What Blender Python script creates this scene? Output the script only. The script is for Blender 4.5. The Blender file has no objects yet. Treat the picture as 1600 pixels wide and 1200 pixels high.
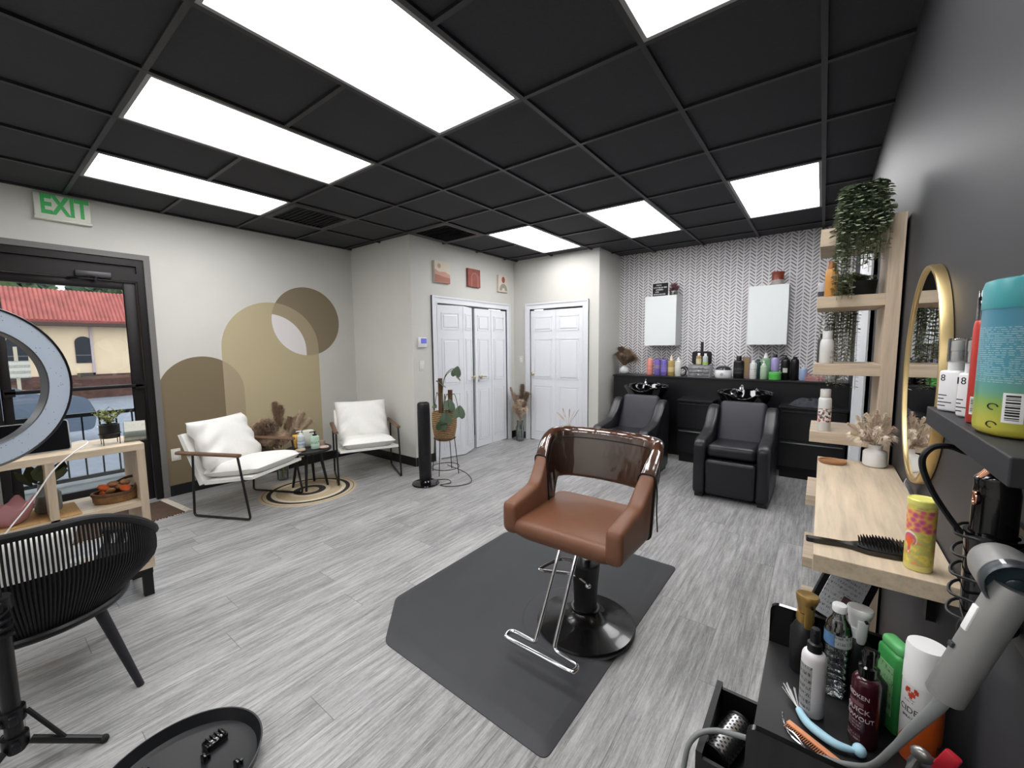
import bpy, bmesh, math, random
from mathutils import Vector, Matrix, Euler
PI = math.pi
S = bpy.context.scene
COL = S.collection
rnd = random.Random(7)
def R(d): return math.radians(d)

# ---------------------------------------------------------------- materials
MATS = {}
def nodes(name):
    m = bpy.data.materials.new(name); m.use_nodes = True
    nt = m.node_tree; bs = nt.nodes['Principled BSDF']
    return m, nt, bs
def lin(c):
    return tuple(((x/255)/12.92 if x/255 <= .04045 else ((x/255+.055)/1.055)**2.4) for x in c)
def mat(name, rgb, rough=.5, metal=0, coat=0, trans=0, ior=1.45, alpha=1, emit=None, es=0, noise=0, nscale=30, bump=0, bscale=200, sheen=0, spec=None, sub=0):
    if name in MATS: return MATS[name]
    m, nt, b = nodes(name)
    c = lin(rgb)
    b.inputs['Base Color'].default_value = (*c, 1)
    b.inputs['Roughness'].default_value = rough
    b.inputs['Metallic'].default_value = metal
    b.inputs['IOR'].default_value = ior
    if coat: b.inputs['Coat Weight'].default_value = coat; b.inputs['Coat Roughness'].default_value = .05
    if trans: b.inputs['Transmission Weight'].default_value = trans
    if alpha < 1: b.inputs['Alpha'].default_value = alpha
    if spec is not None: b.inputs['Specular IOR Level'].default_value = spec
    if sheen: b.inputs['Sheen Weight'].default_value = sheen
    if emit: b.inputs['Emission Color'].default_value = (*lin(emit), 1); b.inputs['Emission Strength'].default_value = es
    tc = nt.nodes.new('ShaderNodeTexCoord')
    if noise:
        n = nt.nodes.new('ShaderNodeTexNoise'); n.inputs['Scale'].default_value = nscale; n.inputs['Detail'].default_value = 4
        nt.links.new(tc.outputs['Object'], n.inputs['Vector'])
        r = nt.nodes.new('ShaderNodeValToRGB')
        r.color_ramp.elements[0].position = .3; r.color_ramp.elements[1].position = .7
        r.color_ramp.elements[0].color = (*[x*(1-noise) for x in c], 1); r.color_ramp.elements[1].color = (*[min(1, x*(1+noise)) for x in c], 1)
        nt.links.new(n.outputs['Fac'], r.inputs['Fac']); nt.links.new(r.outputs['Color'], b.inputs['Base Color'])
    if bump:
        n2 = nt.nodes.new('ShaderNodeTexNoise'); n2.inputs['Scale'].default_value = bscale; n2.inputs['Detail'].default_value = 3
        nt.links.new(tc.outputs['Object'], n2.inputs['Vector'])
        bp = nt.nodes.new('ShaderNodeBump'); bp.inputs['Strength'].default_value = bump; bp.inputs['Distance'].default_value = .004
        nt.links.new(n2.outputs['Fac'], bp.inputs['Height']); nt.links.new(bp.outputs['Normal'], b.inputs['Normal'])
    MATS[name] = m
    return m
class NB:
    """small helper to wire node maths"""
    def __init__(s, nt): s.nt = nt
    def n(s, t, **k):
        x = s.nt.nodes.new(t)
        for a, v in k.items(): setattr(x, a, v)
        return x
    def link(s, a, b): s.nt.links.new(a, b)
    def m(s, op, a, b=None, c=None):
        x = s.n('ShaderNodeMath', operation=op)
        for i, v in enumerate((a, b, c)):
            if v is None: continue
            if isinstance(v, (int, float)): x.inputs[i].default_value = v
            else: s.link(v, x.inputs[i])
        return x.outputs[0]
    def mix(s, f, a, b):
        x = s.n('ShaderNodeMix', data_type='RGBA')
        for sock, v in ((x.inputs[0], f), (x.inputs[6], a), (x.inputs[7], b)):
            if isinstance(v, (int, float)): sock.default_value = v
            elif isinstance(v, tuple): sock.default_value = (*v, 1)
            else: s.link(v, sock)
        return x.outputs[2]
    def ramp(s, f, stops):
        x = s.n('ShaderNodeValToRGB'); e = x.color_ramp.elements
        while len(e) < len(stops): e.new(.5)
        for el, (p, c) in zip(e, stops): el.position = p; el.color = (*c, 1)
        s.link(f, x.inputs['Fac']); return x.outputs['Color']
    def obj(s):
        x = s.n('ShaderNodeTexCoord'); return x.outputs['Object']
    def xyz(s, v):
        x = s.n('ShaderNodeSeparateXYZ'); s.link(v, x.inputs[0]); return x.outputs
    def mapping(s, v, scale=(1, 1, 1), rot=(0, 0, 0)):
        x = s.n('ShaderNodeMapping'); x.inputs['Scale'].default_value = scale; x.inputs['Rotation'].default_value = rot
        s.link(v, x.inputs['Vector']); return x.outputs[0]
    def noise(s, v, scale=5, detail=4, rough=.5):
        x = s.n('ShaderNodeTexNoise'); x.inputs['Scale'].default_value = scale; x.inputs['Detail'].default_value = detail; x.inputs['Roughness'].default_value = rough
        s.link(v, x.inputs['Vector']); return x.outputs['Fac']
    def bump(s, h, b, strength=.3, dist=.002):
        x = s.n('ShaderNodeBump'); x.inputs['Strength'].default_value = strength; x.inputs['Distance'].default_value = dist
        s.link(h, x.inputs['Height']); s.link(x.outputs[0], b.inputs['Normal'])
def oak(axis, tone=(194, 176, 153)):
    nm = 'oak_%s' % axis
    if nm in MATS: return MATS[nm]
    m, nt, b = nodes(nm); k = NB(nt)
    sc = {'x': (1.5, 22, 22), 'y': (22, 1.5, 22), 'z': (22, 22, 1.5)}[axis]
    v = k.mapping(k.obj(), sc)
    n1 = k.noise(v, 1.6, 6, .6); v2 = k.mapping(k.obj(), tuple(a*5 for a in sc)); n2 = k.noise(v2, 1.5, 3)
    f = k.m('ADD', k.m('MULTIPLY', n1, .75), k.m('MULTIPLY', n2, .25))
    c = lin(tone)
    k.link(k.ramp(f, [(.32, tuple(x*.74 for x in c)), (.52, c), (.7, tuple(min(1, x*1.15) for x in c))]), b.inputs['Base Color'])
    b.inputs['Roughness'].default_value = .5; k.bump(n2, b, .12)
    MATS[nm] = m; return m
def floor_mat():
    m, nt, b = nodes('grey_vinyl_plank'); k = NB(nt)
    v = k.xyz(k.obj()); pw, pl = .178, 1.22
    u = k.m('DIVIDE', v[0], pw); row = k.m('FLOOR', u); fu = k.m('FRACT', u)
    wn = k.n('ShaderNodeTexWhiteNoise', noise_dimensions='1D'); k.link(row, wn.inputs['W'])
    w = k.m('ADD', k.m('DIVIDE', v[1], pl), k.m('MULTIPLY', wn.outputs['Value'], 7.3)); cell = k.m('FLOOR', w); fw = k.m('FRACT', w)
    cmb = k.n('ShaderNodeCombineXYZ'); k.link(row, cmb.inputs[0]); k.link(cell, cmb.inputs[1])
    wn2 = k.n('ShaderNodeTexWhiteNoise', noise_dimensions='2D'); k.link(cmb.outputs[0], wn2.inputs['Vector'])
    cm2 = k.n('ShaderNodeCombineXYZ')
    k.link(v[0], cm2.inputs[0]); k.link(v[1], cm2.inputs[1]); k.link(k.m('MULTIPLY', wn2.outputs['Value'], 9), cm2.inputs[2])
    g1 = k.noise(k.mapping(cm2.outputs[0], (34, 2.4, 1)), 1.5, 7, .64)
    g2 = k.noise(k.mapping(cm2.outputs[0], (210, 8, 1)), 1.2, 4, .6)
    g3 = k.noise(k.mapping(cm2.outputs[0], (7, .8, 1)), 1, 2)
    g4 = k.noise(k.mapping(cm2.outputs[0], (120, 40, 1)), 1.3, 5, .7)
    f = k.m('ADD', k.m('ADD', k.m('MULTIPLY', g1, .42), k.m('MULTIPLY', g2, .26)), k.m('ADD', k.m('MULTIPLY', g3, .16), k.m('MULTIPLY', g4, .16)))
    c = k.ramp(f, [(.38, (.14, .139, .139)), (.47, (.265, .263, .262)), (.53, (.36, .357, .355)), (.62, (.50, .497, .494))])
    tint = k.m('ADD', k.m('MULTIPLY', wn2.outputs['Value'], .16), .92)
    sc = k.n('ShaderNodeVectorMath', operation='SCALE'); k.link(c, sc.inputs[0]); k.link(tint, sc.inputs['Scale'])
    gap = k.m('MAXIMUM', k.m('GREATER_THAN', k.m('ABSOLUTE', k.m('SUBTRACT', fu, .5)), .494), k.m('GREATER_THAN', k.m('ABSOLUTE', k.m('SUBTRACT', fw, .5)), .4988))
    k.link(k.mix(k.m('MULTIPLY', gap, .6), sc.outputs[0], (.06, .06, .065)), b.inputs['Base Color'])
    k.link(k.m('ADD', k.m('MULTIPLY', g2, .2), .34), b.inputs['Roughness'])
    k.bump(k.m('SUBTRACT', g2, gap), b, .25, .0015)
    return m
def wallpaper_mat():
    m, nt, b = nodes('herringbone_wallpaper'); k = NB(nt)
    o = k.obj(); v = k.xyz(o)
    j = k.noise(o, 14, 2)
    x = k.m('ADD', v[0], k.m('MULTIPLY', j, .006)); z = k.m('ADD', v[2], k.m('MULTIPLY', j, .02))
    u = k.m('DIVIDE', x, .068); cl = k.m('FLOOR', u); fu = k.m('FRACT', u)
    sg = k.m('SUBTRACT', k.m('MULTIPLY', k.m('MODULO', k.m('ABSOLUTE', cl), 2), 2), 1)
    h = k.m('ADD', k.m('DIVIDE', z, .040), k.m('MULTIPLY', k.m('MULTIPLY', sg, k.m('SUBTRACT', fu, .5)), 1.5))
    st = k.m('LESS_THAN', k.m('FRACT', h), .40)
    mk = k.m('LESS_THAN', k.m('ABSOLUTE', k.m('SUBTRACT', fu, .5)), .40)
    br = k.noise(o, 90, 2)
    f = k.m('MULTIPLY', k.m('MULTIPLY', st, mk), k.m('ADD', .45, k.m('MULTIPLY', br, .7)))
    k.link(k.mix(f, lin((234, 231, 234)), lin((78, 75, 78))), b.inputs['Base Color'])
    b.inputs['Roughness'].default_value = .7
    return m
def ring_mat(name, stops, axis_scale=1, rough=.9, bump=True):
    """concentric woven rings around the object's z axis: stops = [(radius, rgb)]"""
    m, nt, b = nodes(name); k = NB(nt); v = k.xyz(k.obj())
    r = k.m('SQRT', k.m('ADD', k.m('MULTIPLY', v[0], v[0]), k.m('MULTIPLY', v[1], v[1])))
    x = k.n('ShaderNodeValToRGB'); x.color_ramp.interpolation = 'CONSTANT'; e = x.color_ramp.elements
    while len(e) < len(stops): e.new(.5)
    for el, (p, c) in zip(e, stops): el.position = p; el.color = (*lin(c), 1)
    k.link(r, x.inputs['Fac'])
    n = k.noise(k.obj(), 120, 3); sc = k.n('ShaderNodeVectorMath', operation='SCALE'); k.link(x.outputs['Color'], sc.inputs[0]); k.link(k.m('ADD', k.m('MULTIPLY', n, .6), .7), sc.inputs['Scale'])
    k.link(sc.outputs[0], b.inputs['Base Color']); b.inputs['Roughness'].default_value = rough
    k.bump(k.m('SINE', k.m('MULTIPLY', r, 420)), b, .5, .004)
    return m
def band_mat(name, stops, rough=.4, interp='LINEAR', stripes=0):
    """colour bands along the object's z axis: stops = [(z in m / .4, rgb)]"""
    m, nt, b = nodes(name); k = NB(nt); v = k.xyz(k.obj())
    x = k.n('ShaderNodeValToRGB'); x.color_ramp.interpolation = interp; e = x.color_ramp.elements
    while len(e) < len(stops): e.new(.5)
    for el, (p, c) in zip(e, stops): el.position = p/.4; el.color = (*lin(c), 1)
    k.link(k.m('DIVIDE', v[2], .4), x.inputs['Fac'])
    col = x.outputs['Color']
    if stripes:
        n = k.noise(k.mapping(k.obj(), (1, 1, 1)), 300, 2)
        s = k.m('MULTIPLY', k.m('GREATER_THAN', k.m('SINE', k.m('MULTIPLY', v[2], stripes)), .35), k.m('GREATER_THAN', n, .46))
        s = k.m('MULTIPLY', s, k.m('MULTIPLY', k.m('GREATER_THAN', v[2], .062), k.m('LESS_THAN', v[2], .128)))
        col = k.mix(k.m('MULTIPLY', s, .45), col, lin((205, 225, 225)))
    k.link(col, b.inputs['Base Color']); b.inputs['Roughness'].default_value = rough
    return m
def textlines_mat(name, base, ink, lines=260, dens=.5, rough=.5):
    """rows of tiny unreadable print"""
    m, nt, b = nodes(name); k = NB(nt); v = k.xyz(k.obj())
    n = k.noise(k.mapping(k.obj(), (1, 1, .2)), 420, 2, .7)
    s = k.m('MULTIPLY', k.m('GREATER_THAN', k.m('SINE', k.m('MULTIPLY', v[2], lines)), .0), k.m('GREATER_THAN', n, dens))
    k.link(k.mix(s, lin(base), lin(ink)), b.inputs['Base Color']); b.inputs['Roughness'].default_value = rough
    return m
def weave_mat(name, a, c, zs=160, rough=.85):
    m, nt, b = nodes(name); k = NB(nt); v = k.xyz(k.obj())
    n = k.noise(k.mapping(k.obj(), (40, 40, 160)), 1, 3, .6); s = k.m('SINE', k.m('ADD', k.m('MULTIPLY', v[2], zs*2), k.m('MULTIPLY', n, 5)))
    f = k.m('ADD', k.m('MULTIPLY', s, .3), n)
    k.link(k.ramp(f, [(.25, lin(a)), (.75, lin(c))]), b.inputs['Base Color']); b.inputs['Roughness'].default_value = rough
    k.bump(s, b, .6, .005); return m
def patch_mat(name, cols, scale, rough=.4):
    m, nt, b = nodes(name); k = NB(nt)
    x = k.n('ShaderNodeTexVoronoi'); x.inputs['Scale'].default_value = scale; k.link(k.obj(), x.inputs['Vector'])
    sp = k.n('ShaderNodeSeparateColor'); k.link(x.outputs['Color'], sp.inputs[0])
    r = k.n('ShaderNodeValToRGB'); r.color_ramp.interpolation = 'CONSTANT'; e = r.color_ramp.elements
    while len(e) < len(cols): e.new(.5)
    for i, (el, c) in enumerate(zip(e, cols)): el.position = i/len(cols); el.color = (*lin(c), 1)
    k.link(sp.outputs[0], r.inputs['Fac']); k.link(r.outputs['Color'], b.inputs['Base Color']); b.inputs['Roughness'].default_value = rough
    return m
def clear_mat(name, tint=(255, 255, 255), rough=.03, fac=.12, bump=0, bscale=20, dist=.01):
    """thin clear plastic / glass: see-through with a glossy skin"""
    m, nt, b = nodes(name); k = NB(nt); nt.nodes.remove(b)
    out = [n for n in nt.nodes if n.type == 'OUTPUT_MATERIAL'][0]
    t = k.n('ShaderNodeBsdfTransparent'); t.inputs[0].default_value = (*lin(tint), 1)
    g = k.n('ShaderNodeBsdfGlossy'); g.inputs['Roughness'].default_value = rough; g.inputs['Color'].default_value = (1, 1, 1, 1)
    fr = k.n('ShaderNodeFresnel'); fr.inputs['IOR'].default_value = 1.5
    mx = k.n('ShaderNodeMixShader'); k.link(k.m('MINIMUM', k.m('ADD', fr.outputs[0], fac), 1.0), mx.inputs[0])
    if bump:
        n = k.noise(k.mapping(k.obj(), (1.6, 1.6, .7)), bscale, 2, .4); bp = k.n('ShaderNodeBump'); bp.inputs['Strength'].default_value = bump; bp.inputs['Distance'].default_value = dist
        k.link(n, bp.inputs['Height']); k.link(bp.outputs[0], g.inputs['Normal']); k.link(bp.outputs[0], fr.inputs['Normal'])
    k.link(t.outputs[0], mx.inputs[1]); k.link(g.outputs[0], mx.inputs[2]); k.link(mx.outputs[0], out.inputs['Surface'])
    return m

# ---------------------------------------------------------------- mesh builder
class MB:
    def __init__(s): s.v = []; s.f = []; s.mi = []
    def add(s, vs, fs, M=None, mi=0):
        o = len(s.v)
        s.v += [tuple(M @ Vector(p)) if M is not None else tuple(p) for p in vs]
        s.f += [tuple(o+i for i in f) for f in fs]; s.mi += [mi]*len(fs); return s
    def box(s, c, d, rot=None, bev=0, seg=2, mi=0, M=None):
        bm = bmesh.new(); bmesh.ops.create_cube(bm, size=1)
        for v in bm.verts: v.co = Vector((v.co.x*d[0], v.co.y*d[1], v.co.z*d[2]))
        if bev: bmesh.ops.bevel(bm, geom=bm.edges[:], offset=min(bev, min(d)*.49), segments=seg, affect='EDGES', profile=.5)
        T = Matrix.Translation(c) @ (Euler(rot).to_matrix().to_4x4() if rot else Matrix())
        if M is not None: T = M @ T
        bm.verts.index_update(); s.add([v.co.copy() for v in bm.verts], [[v.index for v in f.verts] for f in bm.faces], T, mi); bm.free(); return s
    def b2(s, x0, x1, y0, y1, z0, z1, bev=0, mi=0, seg=2):
        return s.box(((x0+x1)/2, (y0+y1)/2, (z0+z1)/2), (abs(x1-x0), abs(y1-y0), abs(z1-z0)), None, bev, seg, mi)
    def lathe(s, prof, n=24, M=None, sx=1, sy=1, mi=0):
        vs = []; fs = []; rings = []
        for r, z in prof:
            if r < 1e-6: rings.append([len(vs)]); vs.append((0, 0, z))
            else:
                rings.append(list(range(len(vs), len(vs)+n)))
                vs += [(r*sx*math.cos(2*PI*i/n), r*sy*math.sin(2*PI*i/n), z) for i in range(n)]
        for a, b in zip(rings, rings[1:]):
            for i in range(n):
                j = (i+1) % n
                if len(a) == 1 and len(b) == 1: continue
                if len(a) == 1: fs.append((a[0], b[j], b[i]))
                elif len(b) == 1: fs.append((a[i], a[j], b[0]))
                else: fs.append((a[i], a[j], b[j], b[i]))
        return s.add(vs, fs, M, mi)
    def cyl(s, p, q, r, n=12, r2=None, mi=0):
        return s.tube([p, q], [r, r if r2 is None else r2], n, mi=mi)
    def tube(s, pts, r, n=8, closed=False, mi=0, cap=True):
        P = [Vector(p) for p in pts]; k = len(P); rs = r if isinstance(r, (list, tuple)) else [r]*k
        T = []
        for i in range(k):
            a = P[i-1] if (i or closed) else P[i]; b = P[(i+1) % k] if (i < k-1 or closed) else P[i]
            t = (b-a); T.append(t.normalized() if t.length > 1e-9 else Vector((0, 0, 1)))
        up = Vector((0, 0, 1)) if abs(T[0].z) < .9 else Vector((1, 0, 0))
        N = (up-T[0]*up.dot(T[0])).normalized(); vs = []
        for i in range(k):
            if i:
                N = N-T[i]*N.dot(T[i])
                N = N.normalized() if N.length > 1e-6 else T[i].orthogonal().normalized()
            B = T[i].cross(N)
            vs += [P[i]+(N*math.cos(2*PI*j/n)+B*math.sin(2*PI*j/n))*rs[i] for j in range(n)]
        fs = []
        for i in range(k if closed else k-1):
            a = i*n; b = ((i+1) % k)*n
            for j in range(n): j2 = (j+1) % n; fs.append((a+j, a+j2, b+j2, b+j))
        if cap and not closed: fs += [tuple(range(n-1, -1, -1)), tuple(range((k-1)*n, k*n))]
        return s.add(vs, fs, None, mi)
    def prism(s, poly, plane, d0, d1, mi=0, M=None):
        """poly in 2D; plane 'xy','xz','yz'; extruded between d0 and d1"""
        def P(a, b, d): return {'xy': (a, b, d), 'xz': (a, d, b), 'yz': (d, a, b)}[plane]
        n = len(poly); vs = [P(a, b, d0) for a, b in poly]+[P(a, b, d1) for a, b in poly]
        fs = [tuple(range(n-1, -1, -1)), tuple(range(n, 2*n))]+[(i, (i+1) % n, n+(i+1) % n, n+i) for i in range(n)]
        return s.add(vs, fs, M, mi)
    def loft(s, rings, cap=True, mi=0, closed=True):
        n = len(rings[0]); vs = [p for r in rings for p in r]; fs = []
        for i in range(len(rings)-1):
            for j in range(n if closed else n-1):
                j2 = (j+1) % n; fs.append((i*n+j, i*n+j2, (i+1)*n+j2, (i+1)*n+j))
        if cap: fs += [tuple(range(n-1, -1, -1)), tuple(range((len(rings)-1)*n, len(rings)*n))]
        return s.add(vs, fs, None, mi)
    def ell(s, c, r, n=16, m=10, M=None, mi=0, rot=None):
        prof = [(math.sin(PI*i/m), -math.cos(PI*i/m)) for i in range(m+1)]; prof[0] = (0, -1); prof[-1] = (0, 1)
        T = Matrix.Translation(c) @ (Euler(rot).to_matrix().to_4x4() if rot else Matrix()) @ Matrix.Diagonal((*r, 1))
        if M is not None: T = M @ T
        return s.lathe(prof, n, T, mi=mi)
    def grid(s, fn, nu, nv, mi=0):
        vs = [fn(i/nu, j/nv) for i in range(nu+1) for j in range(nv+1)]
        fs = [(i*(nv+1)+j, (i+1)*(nv+1)+j, (i+1)*(nv+1)+j+1, i*(nv+1)+j+1) for i in range(nu) for j in range(nv)]
        return s.add(vs, fs, None, mi)
    def pillow(s, w, h, t, M=None, n=14, mi=0, wr=0, seed=1, pinch=.06):
        """soft cushion: w along x, h along z, t thick along y"""
        q = random.Random(seed); ph = [q.uniform(0, 6) for _ in range(6)]
        def pt(u, v, sg):
            a = 2*u-1; b = 2*v-1
            e = max(0, (1-a**4))*max(0, (1-b**4)); th = t/2*(e**.45)
            k = 1-pinch*(1-abs(a))*0
            x = a*w/2*(1-pinch*(1-b*b)); z = b*h/2*(1-pinch*(1-a*a))
            d = wr*(math.sin(9*b+5*a*a+ph[0])*(abs(a)**2)+.6*math.sin(7*a+ph[1]+3*b)*(1-b)*.5)*min(1, e*3)
            return (x, sg*(th+d), z)
        vs = [pt(i/n, j/n, 1) for i in range(n+1) for j in range(n+1)]; o = len(vs)
        vs += [pt(i/n, j/n, -1) for i in range(n+1) for j in range(n+1)]
        fs = []
        for i in range(n):
            for j in range(n):
                a = i*(n+1)+j; b = a+n+1; fs.append((a, a+1, b+1, b)); fs.append((o+a, o+b, o+b+1, o+a+1))
        return s.add(vs, fs, M, mi)
    def build(s, name, mats, parent=None, loc=(0, 0, 0), rot=(0, 0, 0), smooth=35):
        me = bpy.data.meshes.new(name); me.from_pydata(s.v, [], s.f)
        if not isinstance(mats, (list, tuple)): mats = [mats]
        for m in mats: me.materials.append(m)
        bm = bmesh.new(); bm.from_mesh(me)
        for f, i in zip(bm.faces, s.mi): f.material_index = i
        bmesh.ops.remove_doubles(bm, verts=bm.verts[:], dist=1e-5)
        bmesh.ops.recalc_face_normals(bm, faces=bm.faces[:]); bm.to_mesh(me); bm.free()
        if smooth:
            for p in me.polygons: p.use_smooth = True
            me.set_sharp_from_angle(angle=R(smooth))
        o = bpy.data.objects.new(name, me); COL.objects.link(o)
        o.location = loc; o.rotation_euler = rot
        if parent: o.parent = parent
        return o
def tag(o, label=None, cat=None, group=None, kind=None):
    if label: o['label'] = label
    if cat: o['category'] = cat
    if group: o['group'] = group
    if kind: o['kind'] = kind
    return o
def struct(o): o['kind'] = 'structure'; return o
def thing(name, label, cat, loc=(0, 0, 0), rz=0, group=None):
    o = bpy.data.objects.new(name, None); o.empty_display_size = .1; COL.objects.link(o)
    o.location = loc; o.rotation_euler = (0, 0, rz) if not isinstance(rz, tuple) else rz
    return tag(o, label, cat, group)
def dup(root, loc, rz=None, label=None, group=None):
    r = root.copy(); COL.objects.link(r); r.location = loc
    if rz is not None: r.rotation_euler = (0, 0, rz)
    if label: r['label'] = label
    if group: r['group'] = group
    for ch in list(root.children):
        c = ch.copy(); COL.objects.link(c); c.parent = r
        for g in ch.children:
            d = g.copy(); COL.objects.link(d); d.parent = c
    return r
def text_mesh(name, txt, size, mats, parent, loc, rot, depth=.0006, bend=0, align='CENTER', sx=1, bold=0):
    cu = bpy.data.curves.new(name, 'FONT'); cu.body = txt; cu.size = size; cu.align_x = align; cu.align_y = 'CENTER'; cu.extrude = depth; cu.space_line = .9; cu.offset = bold
    t = bpy.data.objects.new('tmp', cu); COL.objects.link(t)
    dg = bpy.context.evaluated_depsgraph_get(); dg.update()
    me = bpy.data.meshes.new_from_object(t.evaluated_get(dg)); bpy.data.objects.remove(t); bpy.data.curves.remove(cu)
    me.name = name; me.materials.clear(); me.materials.append(mats)
    for v in me.vertices:
        v.co.x *= sx
        if bend:
            a = v.co.x/bend; d = bend+v.co.z
            v.co.x = d*math.sin(a); v.co.z = d*math.cos(a)-bend
    o = bpy.data.objects.new(name, me); COL.objects.link(o); o.location = loc; o.rotation_euler = rot
    if parent: o.parent = parent
    return o
def arc(cx, cy, r, a0, a1, n, ry=None):
    return [(cx+r*math.cos(a0+(a1-a0)*i/n), cy+(ry or r)*math.sin(a0+(a1-a0)*i/n)) for i in range(n+1)]
def smooth_path(P, sub=6, closed=False):
    P = [Vector(p) for p in P]; n = len(P); out = []
    for i in range(n if closed else n-1):
        p0 = P[(i-1) % n] if (closed or i) else P[0]; p1 = P[i]; p2 = P[(i+1) % n]; p3 = P[(i+2) % n] if (closed or i+2 < n) else P[-1]
        for j in range(sub):
            t = j/sub
            out.append(.5*((2*p1)+(p2-p0)*t+(2*p0-5*p1+4*p2-p3)*t*t+(3*p1-p0-3*p2+p3)*t*t*t))
    if not closed: out.append(P[-1])
    return out
def round_poly(P, r, n=5):
    """round the corners of a polygon"""
    out = []; k = len(P)
    for i in range(k):
        a = Vector(P[i-1]); b = Vector(P[i]); c = Vector(P[(i+1) % k])
        rr = r[i] if isinstance(r, (list, tuple)) else r
        d1 = (a-b); d2 = (c-b); q = min(rr, d1.length*.49, d2.length*.49)
        s = b+d1.normalized()*q; e = b+d2.normalized()*q
        for j in range(n+1):
            t = j/n; out.append(tuple((1-t)**2*s+2*t*(1-t)*b+t*t*e))
    return out
# ================================================================ SETTING
CZ = 2.666                                   # ceiling height
XR, XL, YB, YF = .24, -4.95, 5.78, -3.0      # right wall, left wall, back wall, wall behind the camera
M_wall = mat('warm_white_paint', (204, 203, 197), .75, noise=.02, nscale=3)
M_dark = mat('charcoal_paint', (52, 52, 55), .55, spec=.35, noise=.03, nscale=4, bump=.05, bscale=300)
M_white = mat('white_gloss_paint', (222, 224, 228), .4)
M_black = mat('black_satin', (17, 17, 20), .4)
M_blackm = mat('black_matte', (15, 15, 17), .7)
M_blackgloss = mat('black_gloss', (10, 10, 12), .12, coat=.4)
M_ceil = mat('black_ceiling_tile', (54, 54, 58), .85, noise=.06, nscale=60, bump=.25, bscale=240)
M_grid = mat('black_ceiling_grid', (42, 42, 46), .45)
M_chrome = mat('chrome', (215, 215, 218), .12, 1)
M_steel = mat('brushed_steel', (170, 172, 174), .35, 1)
M_gold = mat('brushed_gold', (206, 182, 132), .38, 1)
M_brass = mat('brass', (186, 174, 146), .3, 1)
M_whitep = mat('white_plastic', (232, 232, 232), .35)
M_base = mat('black_rubber_base', (20, 19, 20), .5)

f = MB(); f.b2(XL-.1, XR+.1, YF-.1, YB+.1, -.08, 0); struct(f.build('floor', floor_mat(), smooth=0))
c = MB(); c.b2(XL-.1, XR+.1, YF-.1, YB+.1, CZ+.012, CZ+.1); ceil = struct(c.build('ceiling', M_ceil, smooth=0))
GX, GY, TS = -.0551, 1.808, .6096            # grid origin and tile size
lights = [(-1, -2), (-3, -2), (-5, -2), (-7, -2), (-1, 3), (-3, 3), (-5, 3), (-1, -7), (-3, -7), (-5, -7), (-7, -7)]
vents = [(-7, 0), (-6, 2)]
t = MB()
for i in range(-8, 1):
    x = GX+i*TS; t.b2(x-.012, x+.012, YF, YB, CZ-.004, CZ+.013)
for j in range(-8, 8):
    y = GY+j*TS; xs = XL
    for i in sorted(i for i, jj in lights if jj == j-1):      # no bar across the long lights
        t.b2(xs, GX+i*TS-.012, y-.012, y+.012, CZ-.0035, CZ+.013); xs = GX+(i+1)*TS+.012
    t.b2(xs, XR, y-.012, y+.012, CZ-.0035, CZ+.013)
struct(t.build('trim_1', M_grid, smooth=0))
# walls -----------------------------------------------------------
w = MB(); w.b2(XR, XR+.1, YF, YB+.1, 0, CZ+.05); struct(w.build('wall_right', M_dark, smooth=0))
w = MB(); w.b2(XL-.1, XR+.1, YF-.1, YF, 0, CZ+.05); struct(w.build('wall_front', M_wall, smooth=0))
DY0, DY1, DZ = .09, 1.04, 2.215              # exit door opening
w = MB(); w.b2(XL-.12, XL, YF, DY0, 0, CZ+.05); w.b2(XL-.12, XL, DY1, 3.22, 0, CZ+.05); w.b2(XL-.12, XL, DY0, DY1, DZ, CZ+.05)
wall_left = struct(w.build('wall_left', M_wall, smooth=0))
w = MB(); w.b2(XL, -3.78, 3.12, 3.22, 0, CZ+.05); struct(w.build('wall_closet_side', M_wall, smooth=0))
BX, B0, B1, BZ = -3.78, 3.50, 4.875, 1.945   # bifold opening in the closet wall
w = MB(); w.b2(BX-.1, BX, 3.22, B0, 0, CZ+.05); w.b2(BX-.1, BX, B1, 5.18, 0, CZ+.05); w.b2(BX-.1, BX, B0, B1, BZ, CZ+.05)
struct(w.build('wall_closet', M_wall, smooth=0))
EY, E0, E1, EZ = 5.08, -3.47, -2.61, 1.945
w = MB(); w.b2(BX, E0, EY, EY+.1, 0, CZ+.05); w.b2(E1, -2.38, EY, EY+.1, 0, CZ+.05); w.b2(E0, E1, EY, EY+.1, EZ, CZ+.05)
w.b2(-2.48, -2.38, EY+.1, YB, 0, CZ+.05)
struct(w.build('wall_alcove', M_wall, smooth=0))
w = MB(); w.b2(-2.38, XR, YB, YB+.1, 0, CZ+.05); struct(w.build('wall_back', wallpaper_mat(), smooth=0))
# dark backs inside the two closets
w = MB(); w.b2(BX-.62, BX-.6, 3.22, 5.2, 0, CZ); w.b2(E0-.1, E1+.1, EY+.5, EY+.52, 0, CZ); struct(w.build('wall_closet_back', M_blackm, smooth=0))
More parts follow.
